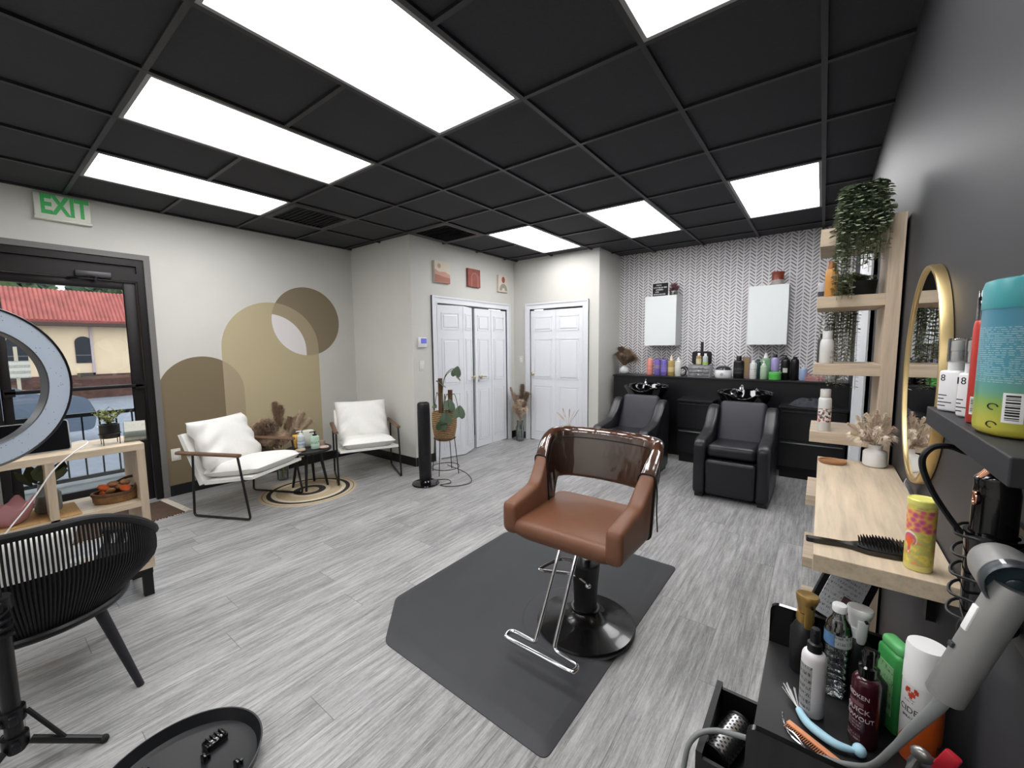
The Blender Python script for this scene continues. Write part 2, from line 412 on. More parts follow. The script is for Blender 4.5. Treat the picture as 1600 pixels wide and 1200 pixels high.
# painted shapes on the left wall ----------------------------------
def arch(y0, y1, zs, z0, n=40):
    r = (y1-y0)/2; return [(y0, z0), (y1, z0)]+arc((y0+y1)/2, zs, r, 0, PI, n)
def clip(P, Q):
    """convex polygon intersection, both counter-clockwise"""
    out = list(P)
    for i in range(len(Q)):
        a, b = Q[i-1], Q[i]; src = out; out = []
        side = lambda p: (b[0]-a[0])*(p[1]-a[1])-(b[1]-a[1])*(p[0]-a[0])
        for j in range(len(src)):
            p, q = src[j-1], src[j]; sp, sq = side(p), side(q)
            if (sp >= 0) != (sq >= 0): t_ = sp/(sp-sq); out.append((p[0]+(q[0]-p[0])*t_, p[1]+(q[1]-p[1])*t_))
            if sq >= 0: out.append(q)
    return out
A1 = arch(1.055, 1.785, .975, .1); A2 = arch(1.60, 2.625, 1.41, .1); A3 = arch(1.66, 2.475, 1.39, .1)
C1 = arc(2.505, 1.727, .402, 0, 2*PI, 64)[:-1]
P_brown = mat('umber_paint', (122, 108, 84), .75); P_tan = mat('sand_paint', (183, 170, 138), .75)
P_mid = mat('taupe_paint', (166, 151, 125), .75); P_disc = mat('olive_grey_paint', (133, 120, 98), .75); P_lens = mat('pale_paint', (226, 222, 222), .75)
def mural(nm, poly, m, k, lab):
    b = MB(); b.prism(poly, 'yz', XL, XL+.0006*k); o = b.build(nm, m, wall_left, smooth=0); o['label'] = lab
mural('painted_arch', A2, P_tan, 1, 'tall sand-coloured arch painted on the wall')
mural('painted_arch', A1, P_brown, 1.5, 'short brown arch painted on the wall')
mural('painted_overlap', clip(A1, A2), P_mid, 2, 'taupe overlap of the two painted arches')
mural('painted_disc', C1, P_disc, 2, 'grey-brown disc painted on the wall')
mural('painted_overlap', clip(C1, A2), P_mid, 2.5, 'taupe overlap of disc and tall arch')
mural('painted_lens', clip(C1, A3), P_lens, 3, 'pale lens inside the painted disc')
# baseboards ----------------------------------------------------------
def bb(nm, *boxes):
    b = MB()
    for q in boxes: b.b2(*q, 0, .105, .003)
    struct(b.build(nm, M_base, smooth=0))
bb('baseboard_left', (XL, XL+.012, YF, DY0-.06), (XL, XL+.012, DY1+.05, 3.12))
bb('baseboard_closet', (XL, -3.78, 3.108, 3.12), (BX, BX+.012, 3.12, B0-.085), (BX, BX+.012, B1+.085, 5.08), (BX, E0-.085, EY-.012, EY), (E1+.085, -2.38, EY-.012, EY), (-2.38, -2.368, EY, 5.4))
bb('baseboard_right', (XR-.012, XR, YF, 3.3))
# door casings -------------------------------------------------------
def casing(nm, a, lo, hi, top, face, sgn, plane, m=M_white, wd=.085):
    b = MB()
    P = [(lo-wd, 0), (lo, 0), (lo, top), (hi, top), (hi, 0), (hi+wd, 0), (hi+wd, top+wd), (lo-wd, top+wd)]
    I = .022
    b.prism(P, plane, face, face+sgn*.018)
    P2 = [(lo-wd, 0), (lo-wd+I, 0), (lo-wd+I, top+wd-I), (hi+wd-I, top+wd-I), (hi+wd-I, 0), (hi+wd, 0), (hi+wd, top+wd), (lo-wd, top+wd)]
    b.prism(P2, plane, face, face+sgn*.028)
    J = .012
    P3 = [(lo-J, 0), (lo, 0), (lo, top), (hi, top), (hi, 0), (hi+J, 0), (hi+J, top+J), (lo-J, top+J)]
    b.prism(P3, plane, face-sgn*.1, face+sgn*.023)
    return struct(b.build(nm, m, smooth=0))
casing('trim_2', 0, B0, B1, BZ, BX, 1, 'yz')
casing('trim_3', 0, E0, E1, EZ, EY, -1, 'xz')
# panelled bifold leaves ----------------------------------------------
def leaf(w, h=1.91, th=.032):
    """one leaf: x along its width from 0, front face toward -y, three recessed raised panels"""
    b = MB(); st = .055
    zs = [(.10, .82), (.92, 1.50), (1.61, h-.09)]
    b.b2(0, w, 0, th, 0, h)
    for z0, z1 in zs:
        x0, x1 = st, w-st
        for q in ((x0, x0+.012, z0, z1), (x1-.012, x1, z0, z1), (x0, x1, z0, z0+.012), (x0, x1, z1-.012, z1)): b.b2(q[0], q[1], -.006, 0, q[2], q[3])
        b.b2(x0+.03, x1-.03, -.009, 0, z0+.03, z1-.03, .008)
    return b
M_door = mat('white_door_paint', (228, 230, 235), .45)
def bifold(nm, lab, parts):
    root = thing(nm, lab, 'door'); root['kind'] = 'structure'; del root['category']
    for (p, q, knob, lv) in parts:
        d = Vector((q[0]-p[0], q[1]-p[1])); w_ = d.length; an = math.atan2(d.y, d.x)
        o = leaf(w_-.004).build('leaf', M_door, root, (p[0], p[1], .012), (0, 0, an), smooth=0)
        if knob is not None:
            b = MB(); b.lathe([(0, 0), (.012, 0), (.012, .012), (.008, .02), (.024, .03), (.027, .045), (.018, .056), (0, .058)], 16, Matrix.Translation((knob*w_, 0, .985)) @ Matrix.Rotation(PI/2, 4, 'X'))
            if lv: b.tube([(knob*w_, -.045, .985), (knob*w_+.06, -.05, .985), (knob*w_+.11, -.047, .98)], .008)
            kb = b.build('handle', M_brass, o); kb['label'] = 'brass door handle'
    return root
bifold('door_2', 'white panelled double folding closet door, its left half standing ajar', [((BX+.004, 3.503), (-3.665, 3.845), None, 0), ((-3.665, 3.847), (-3.785, 4.145), .82, 0), ((BX+.004, 4.185), (BX+.004, 4.527), .2, 1), ((BX+.004, 4.529), (BX+.004, 4.873), None, 0)])
bifold('door_3', 'white panelled folding closet door beside the alcove, closed', [((E0+.003, EY-.004), ((E0+E1)/2, EY-.004), .12, 0), ((E0/2+E1/2, EY-.004), (E1-.003, EY-.004), None, 0)])
# white door in the dark right wall ------------------------------------
d4 = MB(); d4.b2(XR-.02, XR, 3.42, 4.32, 0, 2.04); d = struct(d4.build('door_4', M_white, smooth=0))
casing('trim_4', 0, 3.42, 4.32, 2.04, XR, -1, 'yz')
# glazed exit door ---------------------------------------------------
M_bronze = mat('dark_bronze_metal', (26, 23, 23), .4, .3); M_alu = mat('grey_door_casing', (112, 110, 108), .5)
fr = MB(); X0 = XL-.115
for q in ((DY0, DY0+.05, 0, DZ), (DY1-.05, DY1, 0, DZ), (DY0+.05, DY1-.05, DZ-.06, DZ), (DY0+.05, DY1-.05, 2.02, 2.09)): fr.b2(X0, XL-.005, q[0], q[1], q[2], q[3])
fr.b2(X0+.02, X0+.08, DY0+.05, DY1-.05, 2.09, DZ-.06)
struct(fr.build('trim_5', M_bronze, smooth=0))
cs = MB()
for q in ((DY1, DY1+.045, 0, DZ+.045), (DY0-.045, DY0, 0, DZ+.045), (DY0, DY1, DZ, DZ+.045)): cs.b2(XL, XL+.012, *q)
cs.b2(XL-.1, XL, DY1, DY1+.002, 0, DZ)
struct(cs.build('trim_6', M_alu, smooth=0))
dr = thing('door_1', 'dark-framed glass exit door', 'door'); dr['kind'] = 'structure'; del dr['category']
L0, L1, T = DY0+.055, DY1-.055, 2.015
g = MB()
for q in ((L0, L0+.055, .01, T), (L1-.085, L1, .01, T), (L0+.055, L1-.085, T-.07, T), (L0+.055, L1-.085, .01, .22)): g.b2(XL-.085, XL-.04, *q, .004)
g.build('door_frame', M_bronze, dr)
g = MB(); g.b2(XL-.066, XL-.060, L0+.05, L1-.08, .2, T-.06)
g.build('pane', clear_mat('clear_glazing', (235, 240, 240), .01, .015), dr, smooth=0)
g = MB(); g.b2(XL-.035, XL-.012, L0+.01, L1-.01, 1.075, 1.105, .006); g.b2(XL-.04, XL-.012, L0+.01, L0+.07, 1.06, 1.12); g.b2(XL-.04, XL-.012, L1-.07, L1-.01, 1.06, 1.12)
g.build('push_bar', M_bronze, dr)
cl = MB(); cl.b2(XL-.03, XL+.03, .60, .82, 2.025, 2.075, .008); co = cl.build('closer_body', mat('closer_grey', (70, 70, 72), .4, .5), dr)
cl = MB(); cl.tube([(XL+.01, .72, 2.03), (XL+.10, .66, 2.018), (XL-.02, .56, 2.01)], .008); cl.cyl((XL+.01, .72, 2.0), (XL+.01, .72, 2.03), .014); cl.build('closer_arm', M_bronze, dr)
# ceiling lights and vents -------------------------------------------
M_lens = mat('lit_diffuser', (255, 255, 255), .5, emit=(253, 252, 252), es=11.8)
M_lframe = mat('light_frame', (150, 150, 150), .5)
def light_label(i, j):
    r = {-2: 'in the front row', 3: 'in the rear row', -7: 'behind the camera'}[j]
    c = {-1: 'nearest the dark wall', -3: 'second from the dark wall', -5: 'third from the dark wall', -7: 'nearest the exit door wall'}[i]
    if j == 3: c = {-1: 'nearest the hanging plant', -3: 'middle of its row', -5: 'in front of the closet doors'}[i]
    return 'long white recessed ceiling light %s, %s' % (r, c)
for n, (i, j) in enumerate(lights):
    x0 = GX+i*TS; y0 = GY+j*TS
    root = thing('ceiling_light', light_label(i, j), 'ceiling light', (x0+TS/2, y0+TS, CZ), 0, 'recessed ceiling lights')
    b = MB(); a, e = TS/2-.013, TS-.013
    for q in ((-a, a, -e, -e+.018), (-a, a, e-.018, e), (-a, -a+.018, -e+.018, e-.018), (a-.018, a, -e+.018, e-.018)): b.b2(*q, -.004, .010)
    b.build('frame', M_lframe, root, smooth=0)
    b = MB(); b.b2(-a+.018, a-.018, -e+.018, e-.018, .002, .008); b.build('diffuser', M_lens, root, smooth=0)
for n, (i, j) in enumerate(vents):
    x0 = GX+i*TS; y0 = GY+j*TS
    root = thing('ceiling_vent', 'black square ceiling air vent '+('beyond the end of the light nearest the exit wall' if n == 0 else 'above the corner of the closet'), 'air vent', (x0+TS/2, y0+TS/2, CZ), 0, 'ceiling air vents')
    b = MB(); a = TS/2-.013
    for q in ((-a, a, -a, -a+.05), (-a, a, a-.05, a), (-a, -a+.05, -a+.05, a-.05), (a-.05, a, -a+.05, a-.05)): b.b2(*q, -.006, .010)
    b.build('frame', M_grid, root, smooth=0)
    b = MB()
    for q in range(11): b.box((0, -a+.07+q*(2*a-.14)/10, .002), (2*a-.1, .03, .002), (R(35), 0, 0))
    b.build('louvre', M_grid, root, smooth=0)
# ================================================================ SALON CHAIR AND MAT
M_leather = mat('tan_leather', (116, 76, 54), .42, noise=.07, nscale=12, bump=.15, bscale=420)
M_mat = mat('grey_anti_fatigue_mat', (57, 58, 61), .55, noise=.05, nscale=8, bump=.2, bscale=500)
P = [(-1.865, 1.36), (-1.615, 1.105), (-.69, 1.085), (-.675, 2.62), (-1.60, 2.63), (-1.865, 2.38)]
P = round_poly(P, .035)
def inset(P, d):
    c = Vector((-1.25, 1.86)); return [tuple(Vector(p)-(Vector(p)-c).normalized()*d) for p in P]
b = MB()
b.loft([[(x, y, 0) for x, y in P], [(x, y, .004) for x, y in P], [(x, y, .0205) for x, y in inset(P, .06)]], cap=True)
salon_mat = b.build('salon_mat', M_mat, None, smooth=25); tag(salon_mat, 'large dark grey anti-fatigue mat with two cut corners under the tan chair', 'mat')
b = MB(); b.lathe([(.285, .0195), (.28, .0235), (.272, .0245), (.0, .0245)], 56)
o = b.build('pressed_ring', M_mat, salon_mat, (-.935, 1.78, 0))

root = thing('styling_chair', 'tan leather hydraulic styling chair with plastic-covered backrest on the dark mat', 'chair', (-.89, 1.775, .025))
b = MB(); b.lathe([(0, 0), (.235, 0), (.24, .006), (.236, .014), (.19, .026), (.12, .042), (.085, .06), (.07, .08), (.07, .09), (0, .09)], 56)
b.build('base_plate', mat('black_enamel', (12, 12, 13), .25, coat=.3), root)
b = MB(); b.lathe([(.068, .075), (.064, .08), (.056, .1), (.06, .20), (.069, .30), (.07, .318), (.064, .325), (0, .326)], 32); b.build('pump_housing', M_black, root)
b = MB(); b.lathe([(.028, .32), (.028, .46), (.05, .46), (.05, .47), (0, .47)], 20); b.box((0, 0, .474), (.24, .26, .012), bev=.004); b.build('piston', M_chrome, root)
b = MB(); b.tube(smooth_path([(.01, .05, .27), (-.10, .03, .285), (-.15, .0, .285), (-.19, -.10, .275), (-.18, -.12, .27), (-.05, -.055, .265), (.03, -.07, .262), (.055, -.085, .258)], 5), .0075, 10); b.ell((.058, -.087, .257), (.014, .014, .014)); b.build('pump_lever', M_chrome, root)
b = MB(); pts = [(-.055, -.14, .46), (-.058, -.24, .29), (-.06, -.345, .12), (-.062, -.36, .095), (-.085, -.362, .09), (-.17, -.362, .09), (-.192, -.375, .09), (-.192, -.40, .09), (-.17, -.413, .09), (-.02, -.414, .09), (.135, -.414, .09), (.155, -.402, .09), (.155, -.378, .09), (.135, -.365, .09), (.055, -.355, .09), (.035, -.35, .098), (.03, -.34, .12), (.03, -.24, .29), (.032, -.14, .46)]
b.tube(smooth_path(pts, 5), .0095, 12); b.build('footrest', M_chrome, root)
# seat cushion with the big rounded underside
b = MB(); rings = []
for z, s, bv in ((.478, .80, .08), (.488, .90, .09), (.508, .965, .09), (.535, .995, .07), (.56, .97, .05), (.574, .94, .05), (.580, .86, .05)):
    w_, y0, y1 = .285*s, -.285+.29*(1-s), .215-.1*(1-s)
    rings.append([(x, y, z-(.012*(1-((y+.03)/.26)**2) if z > .55 else 0)) for x, y in round_poly([(-w_, y0), (w_, y0), (w_, y1), (-w_, y1)], bv, 8)])
b.loft(rings); b.build('seat', M_leather, root, smooth=60)
# wrap-around arms + backrest : a plan curve with varying top, bottom and thickness
plan = [(-.262, -.272), (-.264, -.18), (-.268, -.06), (-.268, .05), (-.258, .13), (-.215, .192), (-.12, .222), (0, .232)]
plan = plan+[(-x, y) for x, y in plan[-2::-1]]
PL = smooth_path([(x, y, 0) for x, y in plan], 6); N = len(PL)
L = [0]
for a, c_ in zip(PL, PL[1:]): L.append(L[-1]+(c_-a).length)
def prof(i):
    s = L[i]/L[-1]; s = min(s, 1-s)*L[-1]      # distance from the nearer arm front
    e = lambda a, c_: max(0, min(1, (s-a)/(c_-a)))
    sm = lambda t: t*t*(3-2*t)
    top = .655+.035*e(0, .22)+.245*sm(e(.18, .44)); bot = .505+.175*sm(e(.335, .415)); th = .074-.026*sm(e(.25, .45)); lean = .05*sm(e(.2, .48))
    return top, bot, th, lean, s
def sweep(i0, i1, grow=0, ztrim=0):
    rings = []
    for i in range(i0, i1+1):
        top, bot, th, ln, s = prof(i); p = PL[i]; t = (PL[min(i+1, N-1)]-PL[max(i-1, 0)]).normalized(); nn = Vector((t.y, -t.x, 0))   # outward
        if nn.dot(Vector((p.x, p.y-.0, 0))) < 0: nn = -nn
        h = top-bot; k_ = .022
        sec = round_poly([(-th/2-grow, bot-grow), (th/2+grow, bot-grow), (th/2+grow, top+grow), (-th/2-grow, top+grow)], [.02, .036, .026, .026], 4)
        if i == 0 or i == N-1: pass
        rings.append([tuple(p+nn*(a+ln*((z-bot)/max(.2, h)))+Vector((0, 0, z))) for a, z in sec])
    return rings
j0 = next(i for i in range(N) if prof(i)[4] > .30)
b = MB(); rg = sweep(0, N-1)
def shrink(r, k_, dy):
    c_ = sum((Vector(p) for p in r), Vector())/len(r); return [tuple(c_+(Vector(p)-c_)*k_+Vector((0, dy, 0))) for p in r]
rg = [shrink(rg[0], .55, -.014), shrink(rg[0], .88, -.008)]+rg+[shrink(rg[-1], .88, -.008), shrink(rg[-1], .55, -.014)]
b.loft(rg)
b.build('arms_and_backrest', M_leather, root, smooth=60)
b = MB(); rg = sweep(j0, N-1-j0, .004); b.loft(rg, cap=False)
pc = b.build('plastic_cover', clear_mat('clear_vinyl', (228, 224, 220), .10, .06, .5, 6, .03), root, smooth=60); pc['label'] = 'clear plastic backrest cover with black elastic'
b = MB()
for ring in (rg[0], rg[-1]): b.tube(ring, .004, 6, closed=True)
b.tube([Vector(r_[0])*.5+Vector(r_[len(r_)//4])*.5 for r_ in rg], .004, 6)
e0 = Vector(rg[-1][12]); b.tube(smooth_path([e0, e0+Vector((.012, .01, -.07)), e0+Vector((.014, .0, -.15)), e0+Vector((.02, .0, -.25))], 4), .003, 6)
b.tube([Vector(r_[-2])+(Vector(r_[0])-Vector(r_[-2]))*.16 for r_ in rg], .0035, 6)
el = b.build('elastic', M_blackm, pc)

# ================================================================ WHITE LOUNGE CHAIRS
M_cotton = mat('white_cotton', (232, 231, 227), .85, noise=.02, nscale=60, bump=.2, bscale=600)
M_walnut = mat('walnut', (104, 78, 58), .45, noise=.12, nscale=25)
def lounge(label, loc, rz):
    root = thing('lounge_chair', label, 'armchair', loc, rz, 'white lounge chairs')
    W = .315
    for sy in (-1, 1):
        b = MB(); y = sy*W
        pts = round_poly([(.03, .535), (0, .012), (.55, .012), (.465, .535)], [.001, .03, .03, .001], 5)
        b.tube([(x, y, z) for x, z in pts], .0095, 8)
        b.build('side_frame', M_black, root)
        b = MB(); b.loft([[(x, y+a*.024*kk, .545+c_*.016*kk) for a, c_ in arc(0, 0, 1, 0, 2*PI, 11)[:-1]] for x, kk in ((-.13, .6), (-.125, .95), (-.1, 1), (.46, 1), (.485, .95), (.49, .6))])
        b.build('armrest', M_walnut, root)
    b = MB(); b.tube([(.09, -W, .27), (.09, W, .27)], .009); b.tube([(.49, -W, .33), (.49, W, .33)], .009); b.build('cross_bar', M_black, root)
    b = MB(); T = .012                                             # canvas sling: seat and back in one folded sheet
    pr_ = [(.575, .345), (.575, .37), (.08, .30), (-.10, .70), (-.135, .69), (.045, .262)]
    b.prism(pr_, 'xz', -.29, .29); b.build('sling', M_cotton, root, smooth=20)
    b = MB(); rings = []
    M1 = Matrix.Translation((.315, 0, .39)) @ Matrix.Rotation(R(-7.5), 4, 'Y')
    b.pillow(.58, .53, .135, M1 @ Matrix.Rotation(R(90), 4, 'X'), 16, wr=.002, seed=3, pinch=.015)
    b.build('seat_cushion', M_cotton, root, smooth=70)
    b = MB(); M2 = Matrix.Translation((.045, 0, .59)) @ Matrix.Rotation(R(-26), 4, 'Y') @ Matrix.Rotation(R(90), 4, 'Z')
    b.pillow(.57, .46, .19, M2, 26, wr=.022, seed=5, pinch=.05)
    b.build('back_cushion', M_cotton, root, smooth=70)
    return root
c1 = lounge('white cushioned armchair with walnut arms in front of the short brown painted arch', (-4.33, 1.35, 0), R(26.4))
c2 = dup(c1, (-4.24, 2.72, 0), R(-25.7), 'white cushioned armchair in the wall corner right of the small black table')

# ================================================================ ROUND RUG, SIDE TABLE
b = MB(); b.lathe([(0, 0), (.44, 0), (.442, .001), (.44, .002), (0, .002)], 64)
o = b.build('round_rug', ring_mat('jute_rings', [(0, (178, 160, 132)), (.085, (36, 33, 32)), (.145, (205, 192, 168)), (.19, (182, 164, 134)), (.295, (212, 200, 178)), (.335, (34, 32, 31)), (.372, (196, 180, 152)), (.405, (120, 104, 84)), (.412, (190, 174, 146))]), None, (-4.03, 1.97, 0)); tag(o, 'round braided jute rug with black rings under the small table', 'rug')
TZ = .40
root = thing('side_table', 'small round black side table standing on the jute rug', 'table', (-4.13, 2.03, .002))
b = MB(); b.lathe([(0, TZ-.03), (.20, TZ-.03), (.215, TZ-.02), (.215, TZ-.004), (.212, TZ), (0, TZ)], 40); b.build('tabletop', mat('black_wood', (30, 29, 29), .5), root)
for a in (R(-40), R(50), R(140), R(230)):
    b = MB(); b.cyl((.10*math.cos(a), .10*math.sin(a), TZ-.03), (.165*math.cos(a), .165*math.sin(a), 0), .017, 12, .011); b.build('leg', M_black, root)
def zt(): return .008+TZ

# ================================================================ TOWER FAN, PLANT STAND
root = thing('tower_fan', 'tall black tower fan in front of the closet corner', 'fan', (-3.22, 2.77, 0))
b = MB(); b.lathe([(0, 0), (.135, 0), (.14, .008), (.135, .016), (.06, .03), (.05, .045), (0, .045)], 40); b.build('base', M_blackgloss, root)
b = MB(); b.lathe([(.05, .04), (.062, .06), (.064, .2), (.064, .80), (.062, .835), (.054, .85), (0, .852)], 28); b.build('housing', M_black, root)
b = MB()
for q in range(34): b.tube([(.0655*math.cos(a), .0655*math.sin(a), .16+q*.018) for a in [R(-125+j*10) for j in range(11)]], .0022, 5)
b.build('grille', M_blackm, root)
b = MB(); b.cyl((0, 0, .85), (0, 0, .858), .04); b.build('control_panel', M_blackgloss, root)
b = MB(); b.tube(smooth_path([(.0, .14, .006), (.1, .22, .006), (.2, .16, .006), (.16, .05, .006), (.3, .1, .006), (.36, .3, .006), (.1, .5, .006), (-.3, .6, .006)], 6), .004, 6); b.build('power_cord', M_black, root)

root = thing('plant_stand', 'thin black wire stand under the basket planter', 'plant stand', (-3.33, 3.16, 0))
for z_, r_ in ((.07, .155), (.40, .118)):
    b = MB(); b.tube([(x, y, z_) for x, y in arc(0, 0, r_, 0, 2*PI, 32)[:-1]], .0045, 6, closed=True); b.build('ring', M_black, root)
for q in range(4):
    a = R(20+90*q); b = MB(); b.tube([(.118*math.cos(a), .118*math.sin(a), .41), (.16*math.cos(a), .16*math.sin(a), .004)], .0045, 6); b.build('leg', M_black, root)
root = thing('potted_plant', 'leafy climbing plant in a woven basket on a wire stand', 'plant', (-3.33, 3.16, .405))
b = MB(); b.lathe([(0, -.03), (.085, -.03), (.10, -.02), (.112, .0), (.135, .12), (.14, .22), (.136, .29), (.124, .29), (.122, .26), (0, .255)], 36); b.build('basket', weave_mat('seagrass_weave', (98, 72, 46), (190, 156, 112), 150), root, smooth=50)
b = MB(); b.tube([(-.03, -.02, .25), (-.03, -.02, .66)], .026, 10); b.tube([(.05, .05, .25), (.05, .05, .53)], .026, 10); b.build('moss_pole', mat('coir_pole', (88, 62, 42), .9, noise=.2, nscale=80), root)
M_leaf = mat('philodendron_leaf', (50, 74, 46), .4, noise=.12, nscale=20); M_stem = mat('plant_stem', (84, 88, 60), .6)
leaves = [((.17, .03, .70), .11, (-20, 60, 10)), ((.05, -.08, .60), .09, (30, 30, 100)), ((.14, -.06, .36), .10, (60, 20, 60)), ((.13, -.10, .22), .10, (75, 0, 40)), ((.24, -.01, .28), .10, (70, 0, 30)), ((-.15, .0, .33), .04, (60, 0, 30)), ((.09, -.13, .15), .085, (75, 10, 45)), ((.20, .0, .72), .08, (80, 10, 30))]
for c_, s_, e in leaves:
    b = MB(); M_ = Matrix.Translation(c_) @ Euler((R(e[0]), R(e[1]), R(e[2]))).to_matrix().to_4x4()
    out = [(0, -.25), (.35, -.5), (.62, -.35), (.7, 0), (.55, .45), (.25, .85), (0, 1.05), (-.25, .85), (-.55, .45), (-.7, 0), (-.62, -.35), (-.35, -.5)]
    vs = [(0, .2*s_, .0)]+[(x*s_, y*s_, .18*s_*abs(x)-.1*s_*y*y) for x, y in out]
    b.add(vs, [(0, i, i % 12+1) for i in range(1, 13)], M_)
    b.add([(x, y, z-.0015) for x, y, z in vs], [(0, i % 12+1, i) for i in range(1, 13)], M_)
    b.build('leaf', M_leaf, root)
b = MB()
for c_, s_, e in leaves: b.tube(smooth_path([(-.02, -.02, .27), (-.01+c_[0]*.2, -.02, max(.35, c_[2]*.9)), (c_[0]*.7, c_[1]*.7, max(.5, c_[2]+.05)), c_], 5), .004, 5)
b.build('stem', M_stem, root)

# ================================================================ SHAMPOO STATIONS
M_vinyl = mat('black_vinyl', (26, 26, 31), .36, noise=.08, nscale=15, bump=.12, bscale=350)
M_vinyl2 = mat('black_vinyl_soft', (44, 44, 52), .5, noise=.06, nscale=15, bump=.12, bscale=350)
M_ceramic = mat('black_ceramic', (9, 9, 11), .06, coat=.6)
def shampoo_chair(label, loc):
    root = thing('shampoo_chair', label, 'chair', loc, 0, 'black shampoo chairs')
    pf = [(0, .03), (0, .40), (-.012, .50), (.05, .545), (.20, .555), (.34, .575), (.46, .655), (.56, .76), (.63, .80), (.70, .79), (.74, .72), (.74, .03)]
    pf = round_poly(pf, .05, 4)
    for sx in (-1, 1):
        b = MB(); x0, x1 = sx*.205, sx*.305
        def ins(d): c_ = (.37, .35); return [(c_[0]+(y-c_[0])*(1-d), c_[1]+(z-c_[1])*(1-d)) for y, z in pf]
        b.loft([[(x, y, z) for y, z in ins(d)] for x, d in ((x0, .05), (x0+sx*.008, .015), (x0+sx*.025, 0), (x1-sx*.025, 0), (x1-sx*.008, .015), (x1, .05))])
        b.build('arm', M_vinyl, root, smooth=50)
        b = MB(); b.b2(sx*.22, sx*.29, .03, .70, 0, .04); b.build('foot', M_black, root)
    b = MB(); b.box((0, .275, .43), (.405, .50, .12), (R(-3), 0, 0), .045, 4); b.build('seat', M_vinyl, root, smooth=60)
    b = MB(); b.box((0, .04, .205), (.405, .09, .33), (R(4), 0, 0), .03, 4); b.build('leg_rest', M_vinyl, root, smooth=60)
    b = MB(); b.box((0, .60, .60), (.415, .11, .50), (R(-28), 0, 0), .04, 4); b.build('backrest', M_vinyl2, root, smooth=60)
    b = MB(); b.b2(-.2, .2, .1, .66, .06, .36); b.build('carcass', M_blackm, root)
    return root
s1 = shampoo_chair('black vinyl shampoo chair in the open, right of the tan chair', (-.61, 4.0, 0))
s2 = dup(s1, (-1.665, 4.04, 0), 0, 'black vinyl shampoo chair partly hidden behind the tan chair')
def bowl(label, loc, rz):
    root = thing('shampoo_bowl', label, 'wash basin', loc, rz, 'black shampoo bowls')
    n = 40; rings = []
    def shape(z, k_, neck):
        o_ = []
        for i in range(n):
            a = 2*PI*i/n; x = .275*k_*math.cos(a); y = .235*k_*math.sin(a); d = abs(((a-1.5*PI+PI) % (2*PI))-PI)
            o_.append((x, y+(neck*.05*max(0, 1-(d/.45)**2)), z-neck*.055*max(0, 1-(d/.5)**2)+.02*max(0, math.sin(a))))
        return o_
    for z, k_, nk in ((-.185, .42, 0), (-.165, .62, 0), (-.10, .80, .2), (-.05, .90, .6), (-.012, .985, 1), (0, 1, 1), (.004, .985, 1), (0, .95, 1), (-.02, .90, 1), (-.06, .82, .6), (-.12, .62, .2), (-.14, .3, 0)): rings.append(shape(z, k_, nk))
    b = MB(); b.loft(rings); b.build('basin', M_ceramic, root, smooth=60)
    b = MB(); b.lathe([(.015, .0), (.025, .004), (.02, .012), (.014, .05), (0, .055)], 16, Matrix.Translation((-.06, .17, -.005))); b.tube(smooth_path([(-.06, .17, .045), (-.05, .13, .07), (-.03, .07, .06), (-.02, .04, .03)], 5), .010, 8); b.build('faucet', M_chrome, root)
    b = MB(); b.lathe([(.018, 0), (.02, .02), (.012, .03), (0, .035)], 14, Matrix.Translation((.10, .175, .0))); b.box((.10, .15, .035), (.012, .06, .008), bev=.003); b.build('handle', M_chrome, root)
    b = MB(); b.tube(smooth_path([(-.06, .15, .0), (-.12, .1, .02), (-.13, .0, -.01), (-.07, -.02, -.05)], 5), .007, 6); b.build('spray_hose', M_chrome, root)
    b = MB(); b.b2(-.09, .09, -.02, .26, -.88, -.13, .02); b.build('pedestal', M_black, root)
    return root
w1 = bowl('glossy black shampoo bowl behind the shampoo chair in the open', (-.655, 5.06, .885), 0)
w2 = dup(w1, (-1.735, 5.08, .90), 0, 'glossy black shampoo bowl left of the black counter, behind the half-hidden shampoo chair')
# black back counter: raised ledge + two floating cabinets
b = MB(); b.b2(-2.30, XR-.002, 5.405, YB-.002, 0, .985); b.b2(-2.31, XR-.002, 5.39, YB-.002, .985, 1.005, .003); o = b.build('back_ledge', mat('black_laminate', (19, 19, 23), .35), None, smooth=0); tag(o, 'long black raised ledge below the patterned wallpaper', 'counter')
def cab(label, x0, x1):
    root = thing('base_cabinet', label, 'cabinet', ((x0+x1)/2, 5.25, 0), 0, 'black base cabinets'); h = (x1-x0)/2
    M_c = mat('black_laminate', (19, 19, 23), .35)
    b = MB(); b.b2(-h, h, -.13, .15, .12, .735); b.build('carcass', M_c, root, smooth=0)
    b = MB(); b.b2(-h-.01, h+.01, -.16, .15, .735, .76, .004); b.build('worktop', M_c, root, smooth=0)
    for z0, z1 in ((.13, .40), (.42, .725)):
        b = MB(); b.b2(-h+.005, h-.005, -.15, -.131, z0, z1, .002); d_ = b.build('drawer', M_c, root, smooth=0)
        b = MB(); b.b2(-h+.02, h-.02, -.168, -.15, z1-.022, z1-.012, .002); b.build('handle', M_steel if z0 < .2 else M_black, d_)
    b = MB(); b.b2(-h+.02, h-.02, -.10, .15, 0, .12); b.build('plinth', M_blackm, root, smooth=0)
    return root
cab('black drawer cabinet between the two shampoo chairs', -1.36, -.98)
cab('black drawer cabinet in the right corner carrying grey towels', -.33, .225)
